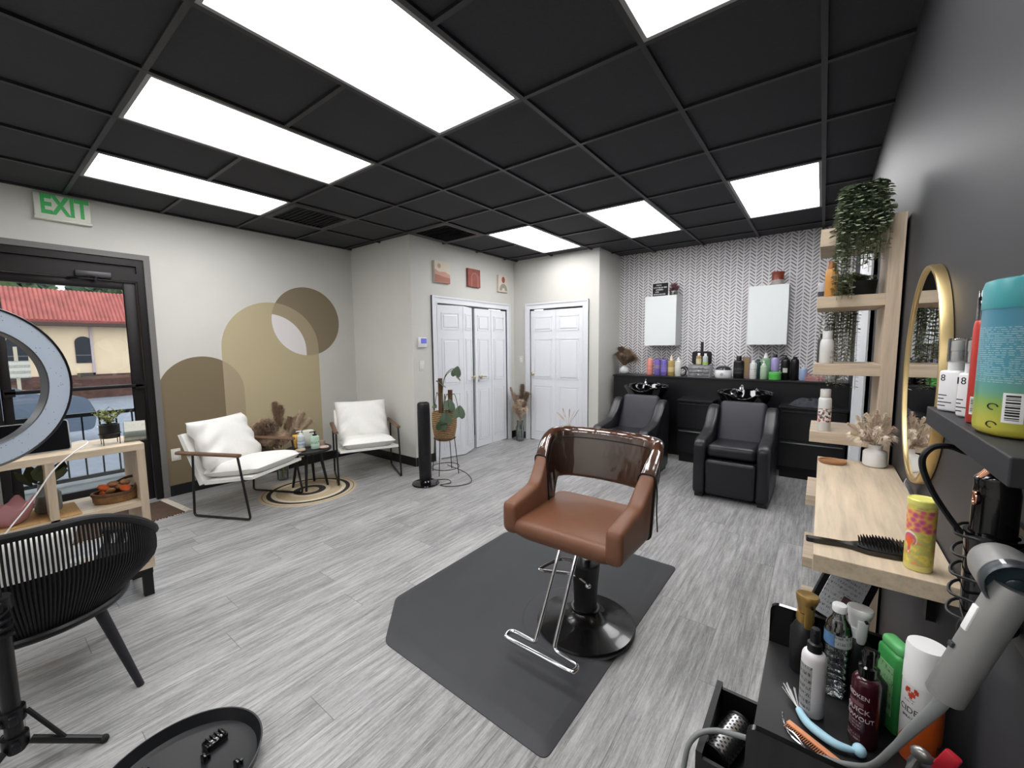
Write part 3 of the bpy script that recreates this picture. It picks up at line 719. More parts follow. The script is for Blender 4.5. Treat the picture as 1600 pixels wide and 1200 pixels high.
# white wall cabinets
def wallcab(label, x0, x1, z0, z1):
    root = thing('wall_cabinet', label, 'cabinet', ((x0+x1)/2, YB, z0), 0, 'white wall cabinets'); h = (x1-x0)/2; H = z1-z0
    b = MB(); b.b2(-h, h, -.24, -.002, 0, H); b.build('body', mat('cabinet_white', (205, 208, 210), .5), root, smooth=0)
    b = MB(); b.b2(-h, h, -.26, -.242, 0, H, .002); b.build('door', mat('cabinet_front', (225, 230, 230), .4), root, smooth=0)
    return root
wallcab('smaller white wall cabinet with the letter board on top', -1.925, -1.52, 1.40, 2.045)
wallcab('larger white wall cabinet with the brown pot on top', -.715, -.325, 1.40, 2.07)

# ================================================================ OAK WALL SHELF, BENCH, MIRROR
root = thing('shelf_tower', 'open oak shelf tower with plants and bottles beyond the bench', 'shelf', (0, 2.16, 0))
b = MB(); b.b2(.186, .230, 0, .31, .0, 1.905); b.build('upright', oak('z'), root, smooth=0)
SH = [1.885-.035, 1.60, 1.325, 1.04, .755, .47, .19]
for z in (1.812, 1.562, 1.284, .995, .712, .43, .15):
    b = MB(); b.b2(-.028, .186, .004, .31, z, z+.046 if z < 1.8 else z+.07, .0015); b.build('shelf', oak('x'), root, smooth=0)
root = thing('wall_bench', 'pale oak wall-mounted styling bench under the round mirror', 'shelf', (0, 0, 0))
b = MB(); b.b2(.005, XR-.003, 1.105, 2.10, .912, .95, .0015); b.build('worktop', oak('y', (204, 186, 161)), root, smooth=0)
for y in (1.3, 1.9):
    b = MB(); b.b2(.05, XR-.003, y-.015, y+.015, .897, .911); b.b2(XR-.02, XR-.003, y-.015, y+.015, .78, .897); b.build('bracket', M_black, root, smooth=0)
root = thing('wall_mirror', 'round gold-framed mirror on the dark wall', 'mirror', (XR, 1.60, 1.325), 0)
ay, az = .252, .298
b = MB(); n = 64
def el(k_, x): return [(x, (ay+k_)*math.cos(2*PI*i/n), (az+k_)*math.sin(2*PI*i/n)) for i in range(n)]
b.loft([el(.003, -.002), el(.003, -.020), el(.001, -.024), el(-.008, -.024), el(-.010, -.022), el(-.010, -.014)], cap=False); b.build('frame', M_gold, root, smooth=50)
b = MB(); b.loft([el(-.008, -.004), el(-.008, -.018)]); b.build('mirror_glass', mat('mirror_silver', (235, 238, 238), .01, 1), root, smooth=20)
root = thing('floating_shelf', 'black floating shelf holding the bottles on the dark wall', 'shelf', (0, 0, 0))
b = MB(); b.b2(.15, XR-.002, .60, 1.0, 1.278, 1.308, .0015); b.build('board', mat('black_shelf', (42, 42, 45), .5), root, smooth=0)
# ================================================================ WALL FITTINGS
M_ivory = mat('ivory_plastic', (214, 212, 200), .5)
root = thing('exit_sign', 'white exit sign with green letters above the glass door', 'sign', (XL, .572, 2.54))
b = MB(); b.b2(0, .035, -.155, .155, -.085, .10, .006); b.b2(0, .045, -.16, .16, -.1, -.08, .006); b.build('housing', mat('sign_white', (222, 224, 212), .4), root)
text_mesh('lettering', 'EXIT', .20, mat('exit_green', (58, 158, 82), .5, emit=(58, 170, 88), es=.15), root, (.0365, 0.01, .012), (PI/2, 0, PI/2), .0008, sx=.66, bold=.007)
def plate(nm, label, cat, loc, rz, kind):
    root = thing(nm, label, cat, loc, rz)
    b = MB(); b.box((0, -.003, 0), (.075, .006, .118), bev=.003); b.build('plate', M_ivory if kind != 'w' else M_whitep, root)
    if kind == 'o':
        for z in (-.026, .026):
            b = MB(); b.box((0, -.0075, z), (.034, .005, .03), bev=.002); s_ = b.build('socket', M_whitep, root)
            b = MB(); b.box((-.006, -.0101, z+.003), (.003, .001, .01)); b.box((.006, -.0101, z+.003), (.003, .001, .008)); b.build('slots', M_blackm, s_, smooth=0)
    else:
        b = MB(); b.box((0, -.008, 0), (.034, .006, .066), (R(4), 0, 0), .002); b.build('rocker', M_whitep, root)
    return root
plate('wall_outlet', 'white power outlet low on the brown painted arch', 'power outlet', (XL+.001, 1.155, .40), PI/2, 'o')
plate('light_switch', 'white light switch below the thermostat', 'light switch', (BX, 3.245, 1.19), PI/2, 's')
plate('light_switch', 'white light switch between the two white closet doors', 'light switch', (-3.645, EY, 1.20), 0, 's')
root = thing('thermostat', 'small white thermostat with blue screen beside the closet door', 'thermostat', (BX, 3.255, 1.465), PI/2)
b = MB(); b.box((0, -.012, 0), (.125, .024, .115), bev=.006); b.build('case', M_whitep, root)
b = MB(); b.box((.012, -.0245, .018), (.085, .002, .06)); b.build('screen', mat('blue_screen', (98, 104, 186), .3, emit=(98, 104, 190), es=.4), root, smooth=0)
# three small canvases
def canvas(label, y, z, w_, h_, base, shapes):
    root = thing('canvas_print', label, 'picture', (BX, y, z), PI/2, 'canvases above the closet door')
    b = MB(); b.b2(-w_/2, w_/2, -.035, 0, -h_/2, h_/2, .002); b.build('canvas', base, root, smooth=0)
    for i, (poly, c) in enumerate(shapes):
        b = MB(); b.prism(poly, 'xz', -.0355-.0004*i, -.035); b.build('painted_shape', mat('canvas_%02x%02x%02x' % c, c, .8), root, smooth=0)
cream = mat('canvas_cream', (214, 204, 190), .8)
canvas('cream canvas with tan sun and pink dunes above closet door', 3.585, 2.315, .255, .255, cream, [([(-.127, -.127), (.127, -.127), (.127, -.02), (.04, .01), (-.06, -.0), (-.127, .03)], (198, 158, 140)), ([(-.127, -.127), (.127, -.127), (.127, -.06), (.0, -.05), (-.127, -.03)], (172, 120, 106)), (arc(-.055, .07, .028, 0, 2*PI, 20)[:-1], (178, 158, 130))])
canvas('terracotta red canvas with pale arches above closet door', 4.16, 2.315, .24, .235, mat('canvas_red', (148, 88, 80), .8, noise=.15, nscale=14), [([(-.06, -.118), (-.045, -.118)]+arc(.01, -.0, .055, PI, 0, 16)+[(.065, -.118), (.08, -.118)]+arc(.01, 0, .07, 0, PI, 16), (176, 116, 104))])
canvas('pale canvas with red dot and grey half moon above closet door', 4.785, 2.31, .215, .235, cream, [(arc(.0, .055, .037, 0, 2*PI, 20, .045)[:-1], (150, 82, 78)), (arc(0, -.10, .09, 0, PI, 20, .10), (150, 148, 138)), (arc(0, -.10, .035, 0, PI, 14, .04), (214, 204, 190))])
# ================================================================ OAK CUBE SHELF BY THE DOOR
OA = (202, 184, 157)
root = thing('cube_shelf', 'open oak cube shelf on black legs in front of the glass door', 'shelf', (-3.205, -.115, 0))
hy = .685; hx = .175
b = MB(); b.b2(-hx, hx, -hy, hy, .858, .893, .001); b.build('top_board', oak('y', OA), root, smooth=0)
b = MB(); b.b2(-hx, hx, -hy, hy, .165, .20, .001); b.build('bottom_board', oak('y', OA), root, smooth=0)
for y in (-hy, hy-.035):
    b = MB(); b.b2(-hx, hx, y, y+.035, .20, .858); b.build('side_panel', oak('z', OA), root, smooth=0)
for y in (-.345+.0, .325):
    b = MB(); b.b2(-hx+.005, hx-.002, y-.016, y+.016, .20, .858); b.build('divider', oak('z', OA), root, smooth=0)
b = MB(); b.b2(-hx+.005, hx-.002, -hy+.035, hy-.035, .535, .567); b.build('middle_shelf', oak('y', OA), root, smooth=0)
b = MB(); b.b2(-hx+.01, hx-.01, -hy+.01, hy-.01, .13, .164); b.build('base_frame', M_blackm, root, smooth=0)
for x in (-1, 1):
    for y in (-1, 1):
        b = MB(); b.b2(x*(hx-.012), x*(hx-.05), y*(hy-.012), y*(hy-.055), 0, .13); b.build('leg', M_blackm, root, smooth=0)
ST = .893
# tablet
root = thing('tablet', 'black tablet with pale rim leaning on the cube shelf behind the ring light', 'tablet', (-3.17, .17, ST), PI/2)
b = MB(); pf = round_poly([(-.135, 0), (.135, 0), (.135, .16), (-.135, .16)], .015, 5)
T = Matrix.Rotation(R(-12), 4, 'X')
b.prism(pf, 'xz', -.012, .0, M=T); b.build('shell', mat('tablet_silver', (180, 182, 184), .4, .6), root)
b = MB(); b.prism(round_poly([(-.130, .004), (.130, .004), (.130, .156), (-.130, .156)], .012, 5), 'xz', -.0128, -.0118, M=T); b.build('screen', M_blackgloss, root, smooth=0)
b = MB(); b.prism([(0, .0), (.09, .0), (0, .13)], 'yz', -.05, .05); b.build('stand', M_blackm, root, smooth=0)
b = MB(); b.tube(smooth_path([(-3.14, .305, .93), (-3.13, .35, .935), (-3.09, .355, .925), (-3.03, .30, .90), (-3.0, .22, .83), (-2.985, .15, .72), (-2.98, .08, .62), (-2.98, -.02, .50), (-2.98, -.2, .42)], 8), .0032, 6)
tag(b.build('charging_cable', M_whitep), 'thin white charging cable hanging from the tablet down the cube shelf', 'cable')
# potted succulent on wire stand
root = thing('potted_herb', 'small green plant in black pot on wire legs beside the card holder', 'plant', (-3.16, .455, ST))
b = MB(); b.lathe([(0, .035), (.04, .035), (.043, .04), (.043, .112), (.038, .112), (.036, .10), (0, .10)], 24); b.build('pot', M_black, root)
b = MB()
for q in range(4):
    a = R(45+90*q); b.tube([(.047*math.cos(a), .047*math.sin(a), .0), (.047*math.cos(a), .047*math.sin(a), .06)], .002, 5)
b.tube([(.047*x, .047*y, .06) for x, y in arc(0, 0, 1, 0, 2*PI, 24)[:-1]], .002, 5, closed=True); b.build('wire_legs', M_black, root)
def sprigs(root, base, n, spread, h, lf, ml, seed, ms=M_stem, per=8):
    q = random.Random(seed); b = MB(); s_ = MB()
    for i in range(n):
        a = q.uniform(0, 2*PI); d = q.uniform(.2, 1)*spread; hh = h*q.uniform(.55, 1)
        P_ = smooth_path([base, (base[0]+d*.4*math.cos(a), base[1]+d*.4*math.sin(a), base[2]+hh*.6), (base[0]+d*math.cos(a), base[1]+d*math.sin(a), base[2]+hh)], 5)
        s_.tube(P_, .0012, 4)
        for k_ in range(per):
            p = P_[min(len(P_)-1, int(len(P_)*(.35+.65*k_/per)))]
            M_ = Matrix.Translation(p) @ Euler((q.uniform(-1, 1), q.uniform(-1, 1), q.uniform(0, 6.3))).to_matrix().to_4x4()
            L_ = lf*q.uniform(.7, 1.2); b.add([(0, 0, 0), (.3*L_, .5*L_, .05*L_), (0, L_, 0), (-.3*L_, .5*L_, .05*L_)], [(0, 1, 2, 3)], M_)
    s_.build('stem', ms, root, smooth=0); return b.build('foliage', ml, root, smooth=0)
sprigs(root, (0, 0, .10), 26, .075, .10, .018, mat('pale_green_leaf', (128, 136, 78), .6, noise=.2, nscale=60), 3)
# card holder
root = thing('card_holder', 'clear card holder with white cards at the shelf end', 'card holder', (-3.13, .555, ST), R(78))
b = MB(); b.box((0, .03, .004), (.10, .07, .004)); b.box((0, .0, .03), (.10, .003, .06)); b.box((0, .045, .055), (.10, .003, .11), (R(-10), 0, 0)); b.build('acrylic', clear_mat('acrylic', (235, 238, 238), .03, .06), root, smooth=0)
b = MB(); b.box((0, .022, .06), (.09, .028, .105), (R(-10), 0, 0)); b.build('cards', textlines_mat('printed_cards', (232, 232, 222), (150, 146, 156), 160, .62), root, smooth=0)
# basket with orange soaps, bowl, vase, board
root = thing('bark_basket', 'oval bark basket filled with orange and dried pieces', 'basket', (-3.16, .455, .567), R(82))
b = MB(); b.lathe([(0, 0), (.085, 0), (.095, .01), (.098, .055), (.102, .06), (.09, .06), (.086, .02), (0, .015)], 32, sx=1, sy=.75); b.build('basket', mat('bark', (132, 98, 62), .8, noise=.3, nscale=40, bump=.6, bscale=60), root)
b = MB(); b.tube([(.095*math.cos(a), .07*math.sin(a), .05+.065*max(0, math.cos(a-.6))**1.2) for a in [2*PI*i/28 for i in range(28)]], .008, 8, closed=True); b.build('rim', mat('dark_bark', (92, 66, 52), .8, noise=.3, nscale=40), root)
q = random.Random(4)
for i in range(9):
    o = MB(); o.ell((0, 0, 0), (.03, .022, .016), 10, 7)
    col = [(206, 96, 44), (186, 148, 112), (150, 108, 74)][i % 3]
    p = o.build('dried_fruit', mat('dried_%d' % (i % 3), col, .7, noise=.25, nscale=50), None, (-3.16+q.uniform(-.035, .035), .455+q.uniform(-.055, .055), .567+.05+.006*i), (q.uniform(-.6, .6), q.uniform(-.6, .6), q.uniform(0, 3)))
    tag(p, ['orange dried piece heaped in the oval bark basket', 'beige dried piece heaped in the oval bark basket', 'brown dried piece heaped in the oval bark basket'][i % 3], 'potpourri', ['orange', 'beige', 'brown'][i % 3]+' pieces in the bark basket')
root = thing('pink_bowl', 'dusty pink scalloped bowl at the left end of the middle shelf', 'bowl', (-3.12, .06, .575))
b = MB(); n = 48; rings = []
for r_, z in ((.03, 0), (.05, .004), (.075, .03), (.092, .075), (.098, .10), (.092, .10), (.07, .035), (.04, .012)): rings.append([(r_*(1+.06*math.cos(7*2*PI*i/n)*(z/.1))*math.cos(2*PI*i/n), r_*(1+.06*math.cos(7*2*PI*i/n)*(z/.1))*math.sin(2*PI*i/n), z+.02*(z/.1)*math.cos(7*2*PI*i/n)) for i in range(n)])
b.loft(rings); b.build('bowl', mat('dusty_pink', (186, 132, 136), .55), root)
root = thing('leaf_vase', 'grey glass vase with broad green leaves in the shelf bay', 'vase', (-3.22, .205, .575))
b = MB(); b.lathe([(0, 0), (.045, 0), (.05, .01), (.05, .09), (.035, .11), (.03, .15), (.034, .155), (.026, .15), (.03, .11), (.044, .09), (.044, .01), (0, .008)], 24); b.build('vase', mat('smoky_ceramic', (124, 130, 132), .25), root)
b = MB(); q = random.Random(2)
for i in range(9):
    a = q.uniform(0, 6.3); M_ = Matrix.Translation((.03*math.cos(a), .05*math.sin(a), .13+q.uniform(0, .03))) @ Euler((0, q.uniform(.2, .9), a)).to_matrix().to_4x4()
    for s_ in (0, .001): b.add([(s_, 0, 0), (s_, .03, .03), (s_, .035, .07), (s_, 0, .11), (s_, -.035, .07), (s_, -.03, .03)], [(0, 1, 2, 3, 4, 5)], M_)
b.build('leaf', mat('dull_green_leaf', (88, 104, 78), .6, noise=.15, nscale=30), root)
b = MB(); b.b2(-.13, .13, -.17, .17, 0, .008, .003); o = b.build('cork_board', mat('cork', (176, 140, 92), .85, noise=.2, nscale=120), None, (-3.17, .135, .567)); tag(o, 'thin cork board under the pink bowl', 'board')
# doormat ----------------------------------------------------------
root = thing('doormat', 'dark brown doormat with white fringe beside the exit door', 'rug', (-4.62, .62, 0), R(6))
b = MB(); b.b2(-.22, .30, -.40, .40, 0, .008, .002); b.build('rug', mat('brown_weave', (84, 66, 54), .9, noise=.3, nscale=90), root)
b = MB(); q = random.Random(1)
for i in range(70):
    x = -.22+.52*i/69; b.tube([(x, .40, .005), (x+q.uniform(-.015, .015), .43, .01), (x+q.uniform(-.03, .03), .455, .003)], .003, 4)
for i in range(40):
    y = -.4+.8*i/39; b.tube([(.30, y, .005), (.315, y+q.uniform(-.012, .012), .004)], .003, 4)
b.build('fringe', mat('cream_fringe', (210, 202, 190), .9), root)
# ================================================================ RING LIGHT ON TRIPOD
root = thing('ring_light', 'large unlit ring light on black tripod at the left edge', 'ring light', (-2.1, 0, 0))
T = Matrix.Translation((0, 0, 1.306)) @ Matrix.Rotation(R(30), 4, 'Z')
def ringsec(pr_, n=64):
    b = MB(); b.loft([[tuple(T @ Vector((x, r_*math.cos(2*PI*i/n), r_*math.sin(2*PI*i/n)))) for i in range(n)] for x, r_ in pr_], cap=False); return b
ringsec([(-.022, .192), (-.022, .262), (.012, .264), (.016, .261), (.012, .257), (.010, .257)]).build('housing', M_black, root)
ringsec([(-.022, .192), (.006, .190), (.012, .190), (.014, .193), (.010, .195)]).build('inner_rim', mat('ring_grey', (72, 74, 78), .4), root)
m_, nt_, bs_ = nodes('led_panel'); k = NB(nt_); vv = k.n('ShaderNodeTexVoronoi'); vv.inputs['Scale'].default_value = 75; k.link(k.obj(), vv.inputs['Vector'])
k.link(k.mix(k.m('LESS_THAN', vv.outputs['Distance'], .13), lin((186, 198, 212)), lin((120, 130, 142))), bs_.inputs['Base Color']); bs_.inputs['Roughness'].default_value = .35
ringsec([(.010, .195), (.0102, .226), (.010, .257)]).build('led_panel', m_, root)
b = MB(); b.cyl((0, 0, .98), (0, 0, 1.06), .014); b.box((0, 0, 1.05), (.04, .05, .03), bev=.004); b.build('ring_bracket', M_black, root)
b = MB(); b.cyl((0, 0, .08), (0, 0, .60), .022, 16); b.build('outer_pole', M_black, root)
b = MB(); b.cyl((0, 0, .6), (0, 0, 1.0), .012, 14); b.build('inner_pole', M_black, root)
for z in (.60, .21, .115):
    b = MB(); b.cyl((0, 0, z-.022), (0, 0, z+.022), .032, 16); b.box((.035, 0, z), (.03, .02, .03), bev=.004); b.box((-.035, 0, z), (.03, .02, .03), bev=.004); b.build('collar', M_black, root)
b = MB()
for q in range(4): b.box((.022, .008, .50+.025*q), (.03, .04, .008), (R(q*15), R(10), 0), .002)
b.build('phone_clamp', M_black, root)
for a in (R(66), R(186), R(306)):
    d = Vector((math.cos(a), math.sin(a), 0)); lg = MB(); lg.tube([d*.035+Vector((0, 0, .105)), d*.21+Vector((0, 0, .014))], .0125, 10); lo = lg.build('leg', M_black, root)
    b = MB(); b.tube([d*.035+Vector((0, 0, .215)), d*.115+Vector((0, 0, .072))], .007, 8); b.build('strut', M_black, lo)
    b = MB(); b.ell(tuple(d*.212+Vector((0, 0, .0145))), (.015, .015, .014), 10, 8); b.build('rubber_foot', M_blackm, lo)
# ================================================================ WOVEN TUB CHAIR
root = thing('woven_chair', 'black corded tub chair seen from behind at the left edge', 'chair', (-2.52, .10, 0))
M_cord = mat('black_cord', (15, 15, 18), .6)
def rim(a):
    a = (a+PI) % (2*PI)-PI; d = abs(a); t = max(0, min(1, (d-R(12))/R(92))); t = t*t*(3-2*t)
    h = .79-.25*t; rr = .365+.01*math.sin(d)
    return Vector((rr*math.cos(a)*(1.0 if d < PI/2 else .85), .375*math.sin(a), h))
AM = R(140)
rp = [rim(-AM+2*AM*i/60) for i in range(61)]
# front of the arms drops to the seat front
b = MB(); b.tube(smooth_path(rp, 2), .017, 10); b.build('rim', M_cord, root)
bp = [(.27*math.cos(2*PI*i/48), .26*math.sin(2*PI*i/48), .37) for i in range(48)]
b = MB(); b.tube(bp, .018, 10, closed=True); b.tube([(-.26, 0, .37), (.26, 0, .37)], .012); b.build('seat_ring', M_black, root)
cords = MB(); nc = 150
for i in range(nc):
    a = -AM+2*AM*i/(nc-1); top = rim(a); d_ = Vector((.262*math.cos(a*1.0), .255*math.sin(a), .375))
    mid = top*.55+d_*.45+Vector((.045*math.cos(a), .045*math.sin(a), -.02))
    cords.tube(smooth_path([top, mid, d_], 4), .0037, 5, cap=False)
co = cords.build('cord_back', M_cord, root)
b = MB()
def shell(u, v):
    a = -AM+2*AM*u; top = rim(a); lo_ = Vector((.256*math.cos(a), .25*math.sin(a), .372)); t = v*.60
    p = lo_*(1-t)+top*t+Vector((.04*math.cos(a), .04*math.sin(a), 0))*math.sin(PI*t)*.9; return tuple(p*1.0)
b.grid(shell, 60, 6); b.build('lower_weave', M_cord, root)
b = MB(); b.lathe([(0, .36), (.25, .36), (.255, .375), (.25, .385), (0, .385)], 40); b.build('seat', M_cord, root)
b = MB(); b.lathe([(0, .386), (.225, .386), (.24, .40), (.24, .425), (.22, .445), (0, .45)], 40); b.build('seat_cushion', mat('grey_cushion', (118, 118, 118), .9, noise=.1, nscale=40), root)
for a, r2 in ((R(38), .40), (R(-38), .40), (R(140), .385), (R(-140), .385)):
    b = MB(); b.cyl((.235*math.cos(a), .235*math.sin(a), .375), (r2*math.cos(a)*.88, r2*math.sin(a)*.97, 0), .021, 14, .013); b.build('leg', mat('charcoal_leg', (36, 36, 40), .5), root)
root = thing('scatter_cushion', 'white scatter cushion lying in the woven black chair', 'cushion', (-2.64, .02, .53), (0, 0, 0))
b = MB(); b.pillow(.42, .32, .12, Matrix.Rotation(R(12), 4, 'Y') @ Matrix.Rotation(R(90), 4, 'Z') @ Matrix.Rotation(R(8), 4, 'Y'), 18, wr=.006, seed=9, pinch=.06); b.build('cover', M_cotton, root, smooth=70)
# ================================================================ ROUND BLACK PLASTIC COVER ON THE FLOOR
root = thing('plastic_cover', 'upturned round black plastic cover lying on the floor in the foreground', 'cover', (-1.615, .315, 0), R(100))
M_pl = mat('black_moulded_plastic', (26, 27, 30), .4, bump=.05, bscale=80)
b = MB(); b.lathe([(0, 0), (.19, 0), (.21, .006), (.222, .045), (.224, .05), (.219, .05), (.205, .012), (.18, .006), (0, .005)], 56, sx=1.06, sy=1.0); b.build('shell', M_pl, root)
b = MB(); b.box((.125, .04, .018), (.07, .045, .025), bev=.008, seg=3)
for q in range(4): b.box((.105+.014*q, .04, .032), (.005, .04, .006), bev=.001)
b.build('latch_box', M_blackgloss, root)
for x, y in ((.07, .0), (-.05, .13), (.11, -.12), (-.13, -.02)):
    b = MB(); b.box((x, y, .018), (.014, .022, .028), bev=.003); b.cyl((x+.015, y, .006), (x+.015, y, .022), .005); b.build('clip', M_blackgloss, root)
# ================================================================ BOTTLES ON THE BLACK LEDGE
def bottle(label, loc, r, h, body, top='cap', topm=None, lab=None, sy=1.0, sh=.12, group=None, rz=0, nm='bottle', cat='bottle', labz=(.25, .7), caph=.16, neck=.45, labarc=None):
    """sh: shoulder height share, caph: share of the height taken by cap or pump"""
    root = thing(nm, label, cat, loc, rz, group); topm = topm or M_whitep
    hb = h*(1-caph); hs = hb*(1-sh); nr = r*neck
    prof = [(0, 0), (r*.9, 0), (r, r*.12), (r, hs)]+[(nr+(r-nr)*math.cos(t*PI/2)**.8 if t < 1 else nr, hs+(hb-hs)*math.sin(t*PI/2)) for t in (.25, .5, .75, 1)]+[(0, hb)]
    b = MB(); b.lathe(prof, 24, sy=sy); b.build('body', body, root, smooth=50)
    b = MB(); c = h*caph
    if top == 'cap': b.lathe([(0, hb), (nr*1.1, hb), (nr*1.1, hb+c*.95), (nr, hb+c), (0, hb+c)], 20)
    elif top == 'cone': b.lathe([(0, hb), (nr*1.1, hb), (nr*1.0, hb+c*.3), (nr*.35, hb+c), (0, hb+c)], 16)
    elif top == 'wide': b.lathe([(0, hs), (r*1.02, hs), (r*1.02, h*.985), (r*.95, h), (0, h)], 24, sy=sy)
    elif top == 'pump':
        b.lathe([(0, hb), (nr*1.15, hb), (nr*1.15, hb+c*.3), (nr*.4, hb+c*.35), (nr*.4, hb+c*.75), (nr*.7, hb+c*.78), (nr*.7, h), (0, h)], 16); b.tube([(0, 0, h-c*.1), (-r*.95, 0, h-c*.12), (-r*1.1, 0, h-c*.28)], max(.003, nr*.28), 6)
    elif top == 'spray':
        b.lathe([(0, hb), (nr*1.2, hb), (nr*1.2, hb+c*.35), (nr*.8, hb+c*.4), (nr*.8, hb+c*.9), (nr*.65, h), (0, h)], 18); b.cyl((0, -nr*.7, h-c*.2), (0, -nr*.95, h-c*.2), nr*.3, 8)
    b.build('cap' if top in ('cap', 'cone', 'wide') else 'pump', topm, root, smooth=50)
    if lab is not None:
        n = 24; z0, z1 = hs*labz[0], hs*labz[1]; rr_ = r*1.006+.0003
        a0, a1 = labarc or (0, 2*PI)
        A = [a0+(a1-a0)*i/n for i in range(n+1)]
        b = MB(); b.loft([[(rr_*math.cos(a), rr_*sy*math.sin(a), z) for a in A] for z in (z0, (z0+z1)/2, z1)], cap=False, closed=False); b.build('label', lab, root, smooth=60)
    return root
def C(n, rgb, rough=.35, **kw): return mat(n, rgb, rough, **kw)
LZ, LY = 1.005, 5.55
m_print = textlines_mat('grey_print', (225, 225, 222), (120, 120, 124), 300, .5)
G1 = 'product bottles left on the black ledge'; G2 = 'product bottles right on the black ledge'
bottle('coral pink shampoo bottle, leftmost of the row below the small cabinet', (-1.85, LY, LZ), .042, .235, C('coral', (226, 146, 134)), 'cap', C('coral_cap', (235, 190, 180)), group=G1, caph=.08, sh=.06, lab=textlines_mat('coral_print', (226, 146, 134), (150, 84, 80), 120, .55))
bottle('purple bottle next to the coral pink bottle, with beige label', (-1.752, LY, LZ), .042, .225, C('purple', (118, 104, 180)), 'cap', C('purple_cap', (96, 84, 150)), group=G1, caph=.06, sh=.05, lab=C('mauve_label', (150, 128, 150)), labz=(.45, .7))
bottle('purple bottle next to the gold bottle, plain', (-1.662, LY, LZ), .042, .225, C('purple', (118, 104, 180)), 'cap', C('purple_cap', (96, 84, 150)), group=G1, caph=.06, sh=.05, lab=textlines_mat('purple_print', (122, 108, 186), (176, 166, 220), 140, .6))
bottle('gold bottle with pale pointed nozzle on the ledge', (-1.572, LY, LZ), .042, .265, C('old_gold', (176, 150, 88), .3), 'cone', C('pale_nozzle', (226, 214, 190)), group=G1, caph=.25, lab=C('gold_label', (206, 186, 140)), labz=(.3, .65))
bottle('white bottle with white nozzle beside the black hair clamp', (-1.482, LY, LZ), .042, .245, C('bottle_white', (222, 222, 218)), 'cone', M_whitep, group=G1, caph=.2, sh=.06)
root = thing('hair_clamp', 'black curved clamp leaning between white bottle and clear drawers', 'hair clamp', (-1.395, LY-.02, LZ))
b = MB(); b.tube(smooth_path([(-.055, 0, .02), (-.02, 0, .012), (.01, 0, .04), (.012, 0, .08), (-.02, 0, .105), (-.05, 0, .10)], 5), .009, 8); b.build('jaw', M_black, root)
b = MB(); b.tube(smooth_path([(-.04, 0, .108), (.01, 0, .12), (.04, 0, .08), (.06, .0, .012)], 5), [.011]*15+[.007], 8); b.build('lever', M_black, root)
root = thing('drawer_organizer', 'clear acrylic drawer organizer under the black hand mirror', 'organizer', (-1.215, LY, LZ))
M_ac = mat('frosted_acrylic', (176, 178, 182), .25, trans=.35)
b = MB(); b.b2(-.125, .125, -.09, .09, 0, .006); b.b2(-.125, .125, -.09, .09, .146, .152); b.b2(-.125, -.119, -.09, .09, .006, .146); b.b2(.119, .125, -.09, .09, .006, .146); b.b2(-.119, .119, .084, .09, .006, .146); b.build('case', M_ac, root, smooth=0)
for q in range(3):
    b = MB(); b.b2(-.116, .116, -.088, .08, .010+.046*q, .050+.046*q, .003); d_ = b.build('drawer', mat('smoked_acrylic_%d' % q, ((118, 118, 122), (134, 134, 138), (150, 150, 154))[q], .2, noise=.4, nscale=40), root)
    b = MB(); b.ell((0, -.093, .03+.046*q), (.012, .007, .007), 10, 8); b.build('knob', M_chrome, d_)
root = thing('hand_mirror', 'black square hand mirror standing upright on the clear drawers', 'hand mirror', (-1.215, LY+.05, LZ+.153))
b = MB(); b.prism(round_poly([(-.115, 0), (.115, 0), (.115, .165), (-.115, .165)], .035, 6), 'xz', 0, .014); b.build('mirror_back', M_black, root)
b = MB(); b.prism(round_poly([(-.016, .16), (.016, .16), (.017, .285), (-.017, .285)], .012, 4), 'xz', .001, .013); b.build('handle', M_black, root)
bottle('small amber bottle with white cap in front of the hand mirror', (-1.23, LY-.03, LZ+.153), .031, .145, C('amber_clear', (170, 146, 100), .2), 'cap', M_whitep, group=None, caph=.22, lab=C('cream_label', (206, 196, 160)), labz=(.1, .75))
bottle('small clear bottle with lime green base in front of the hand mirror', (-1.155, LY-.03, LZ+.153), .031, .14, C('clearish', (190, 198, 200), .2), 'cap', M_whitep, caph=.22, lab=C('lime_label', (156, 196, 92)), labz=(.04, .36))
root = thing('wax_warmer', 'white wax warmer with dark domed lid on the ledge', 'wax warmer', (-.955, LY, LZ))
b = MB(); b.lathe([(0, 0), (.085, 0), (.095, .02), (.098, .06), (.09, .095), (0, .095)], 32); b.build('body', M_whitep, root)
b = MB(); b.lathe([(.088, .095), (.084, .11), (.06, .135), (.02, .146), (0, .147)], 32); b.build('lid', mat('smoked_lid', (48, 48, 50), .2), root)
b = MB(); b.cyl((0, -.094, .045), (0, -.104, .043), .018, 16); b.build('dial', mat('light_grey', (180, 180, 182), .4), root)
BLK = C('bottle_black', (18, 17, 19), .3)
bottle('black square-shouldered bottle with black cap right of the wax warmer', (-.79, LY, LZ), .057, .265, BLK, 'cap', BLK, group=G2, sy=.6, caph=.2, sh=.12, lab=textlines_mat('black_print', (20, 19, 21), (130, 130, 130), 130, .6), labz=(.3, .8))
root = thing('product_box', 'narrow brown and gold product box between black and white bottles', 'box', (-.715, LY+.03, LZ))
b = MB(); b.box((0, 0, .125), (.085, .05, .25)); b.build('carton', C('taupe_card', (128, 108, 104)), root, smooth=0)
b = MB(); b.box((0, -.0253, .14), (.05, .001, .2)); b.build('window', C('gold_panel', (140, 118, 82), .3), root, smooth=0)
bottle('slim white bottle standing right of the brown box', (-.634, LY-.04, LZ), .036, .215, C('bottle_white', (222, 222, 218)), 'cap', M_whitep, group=G2, caph=.12, lab=m_print)
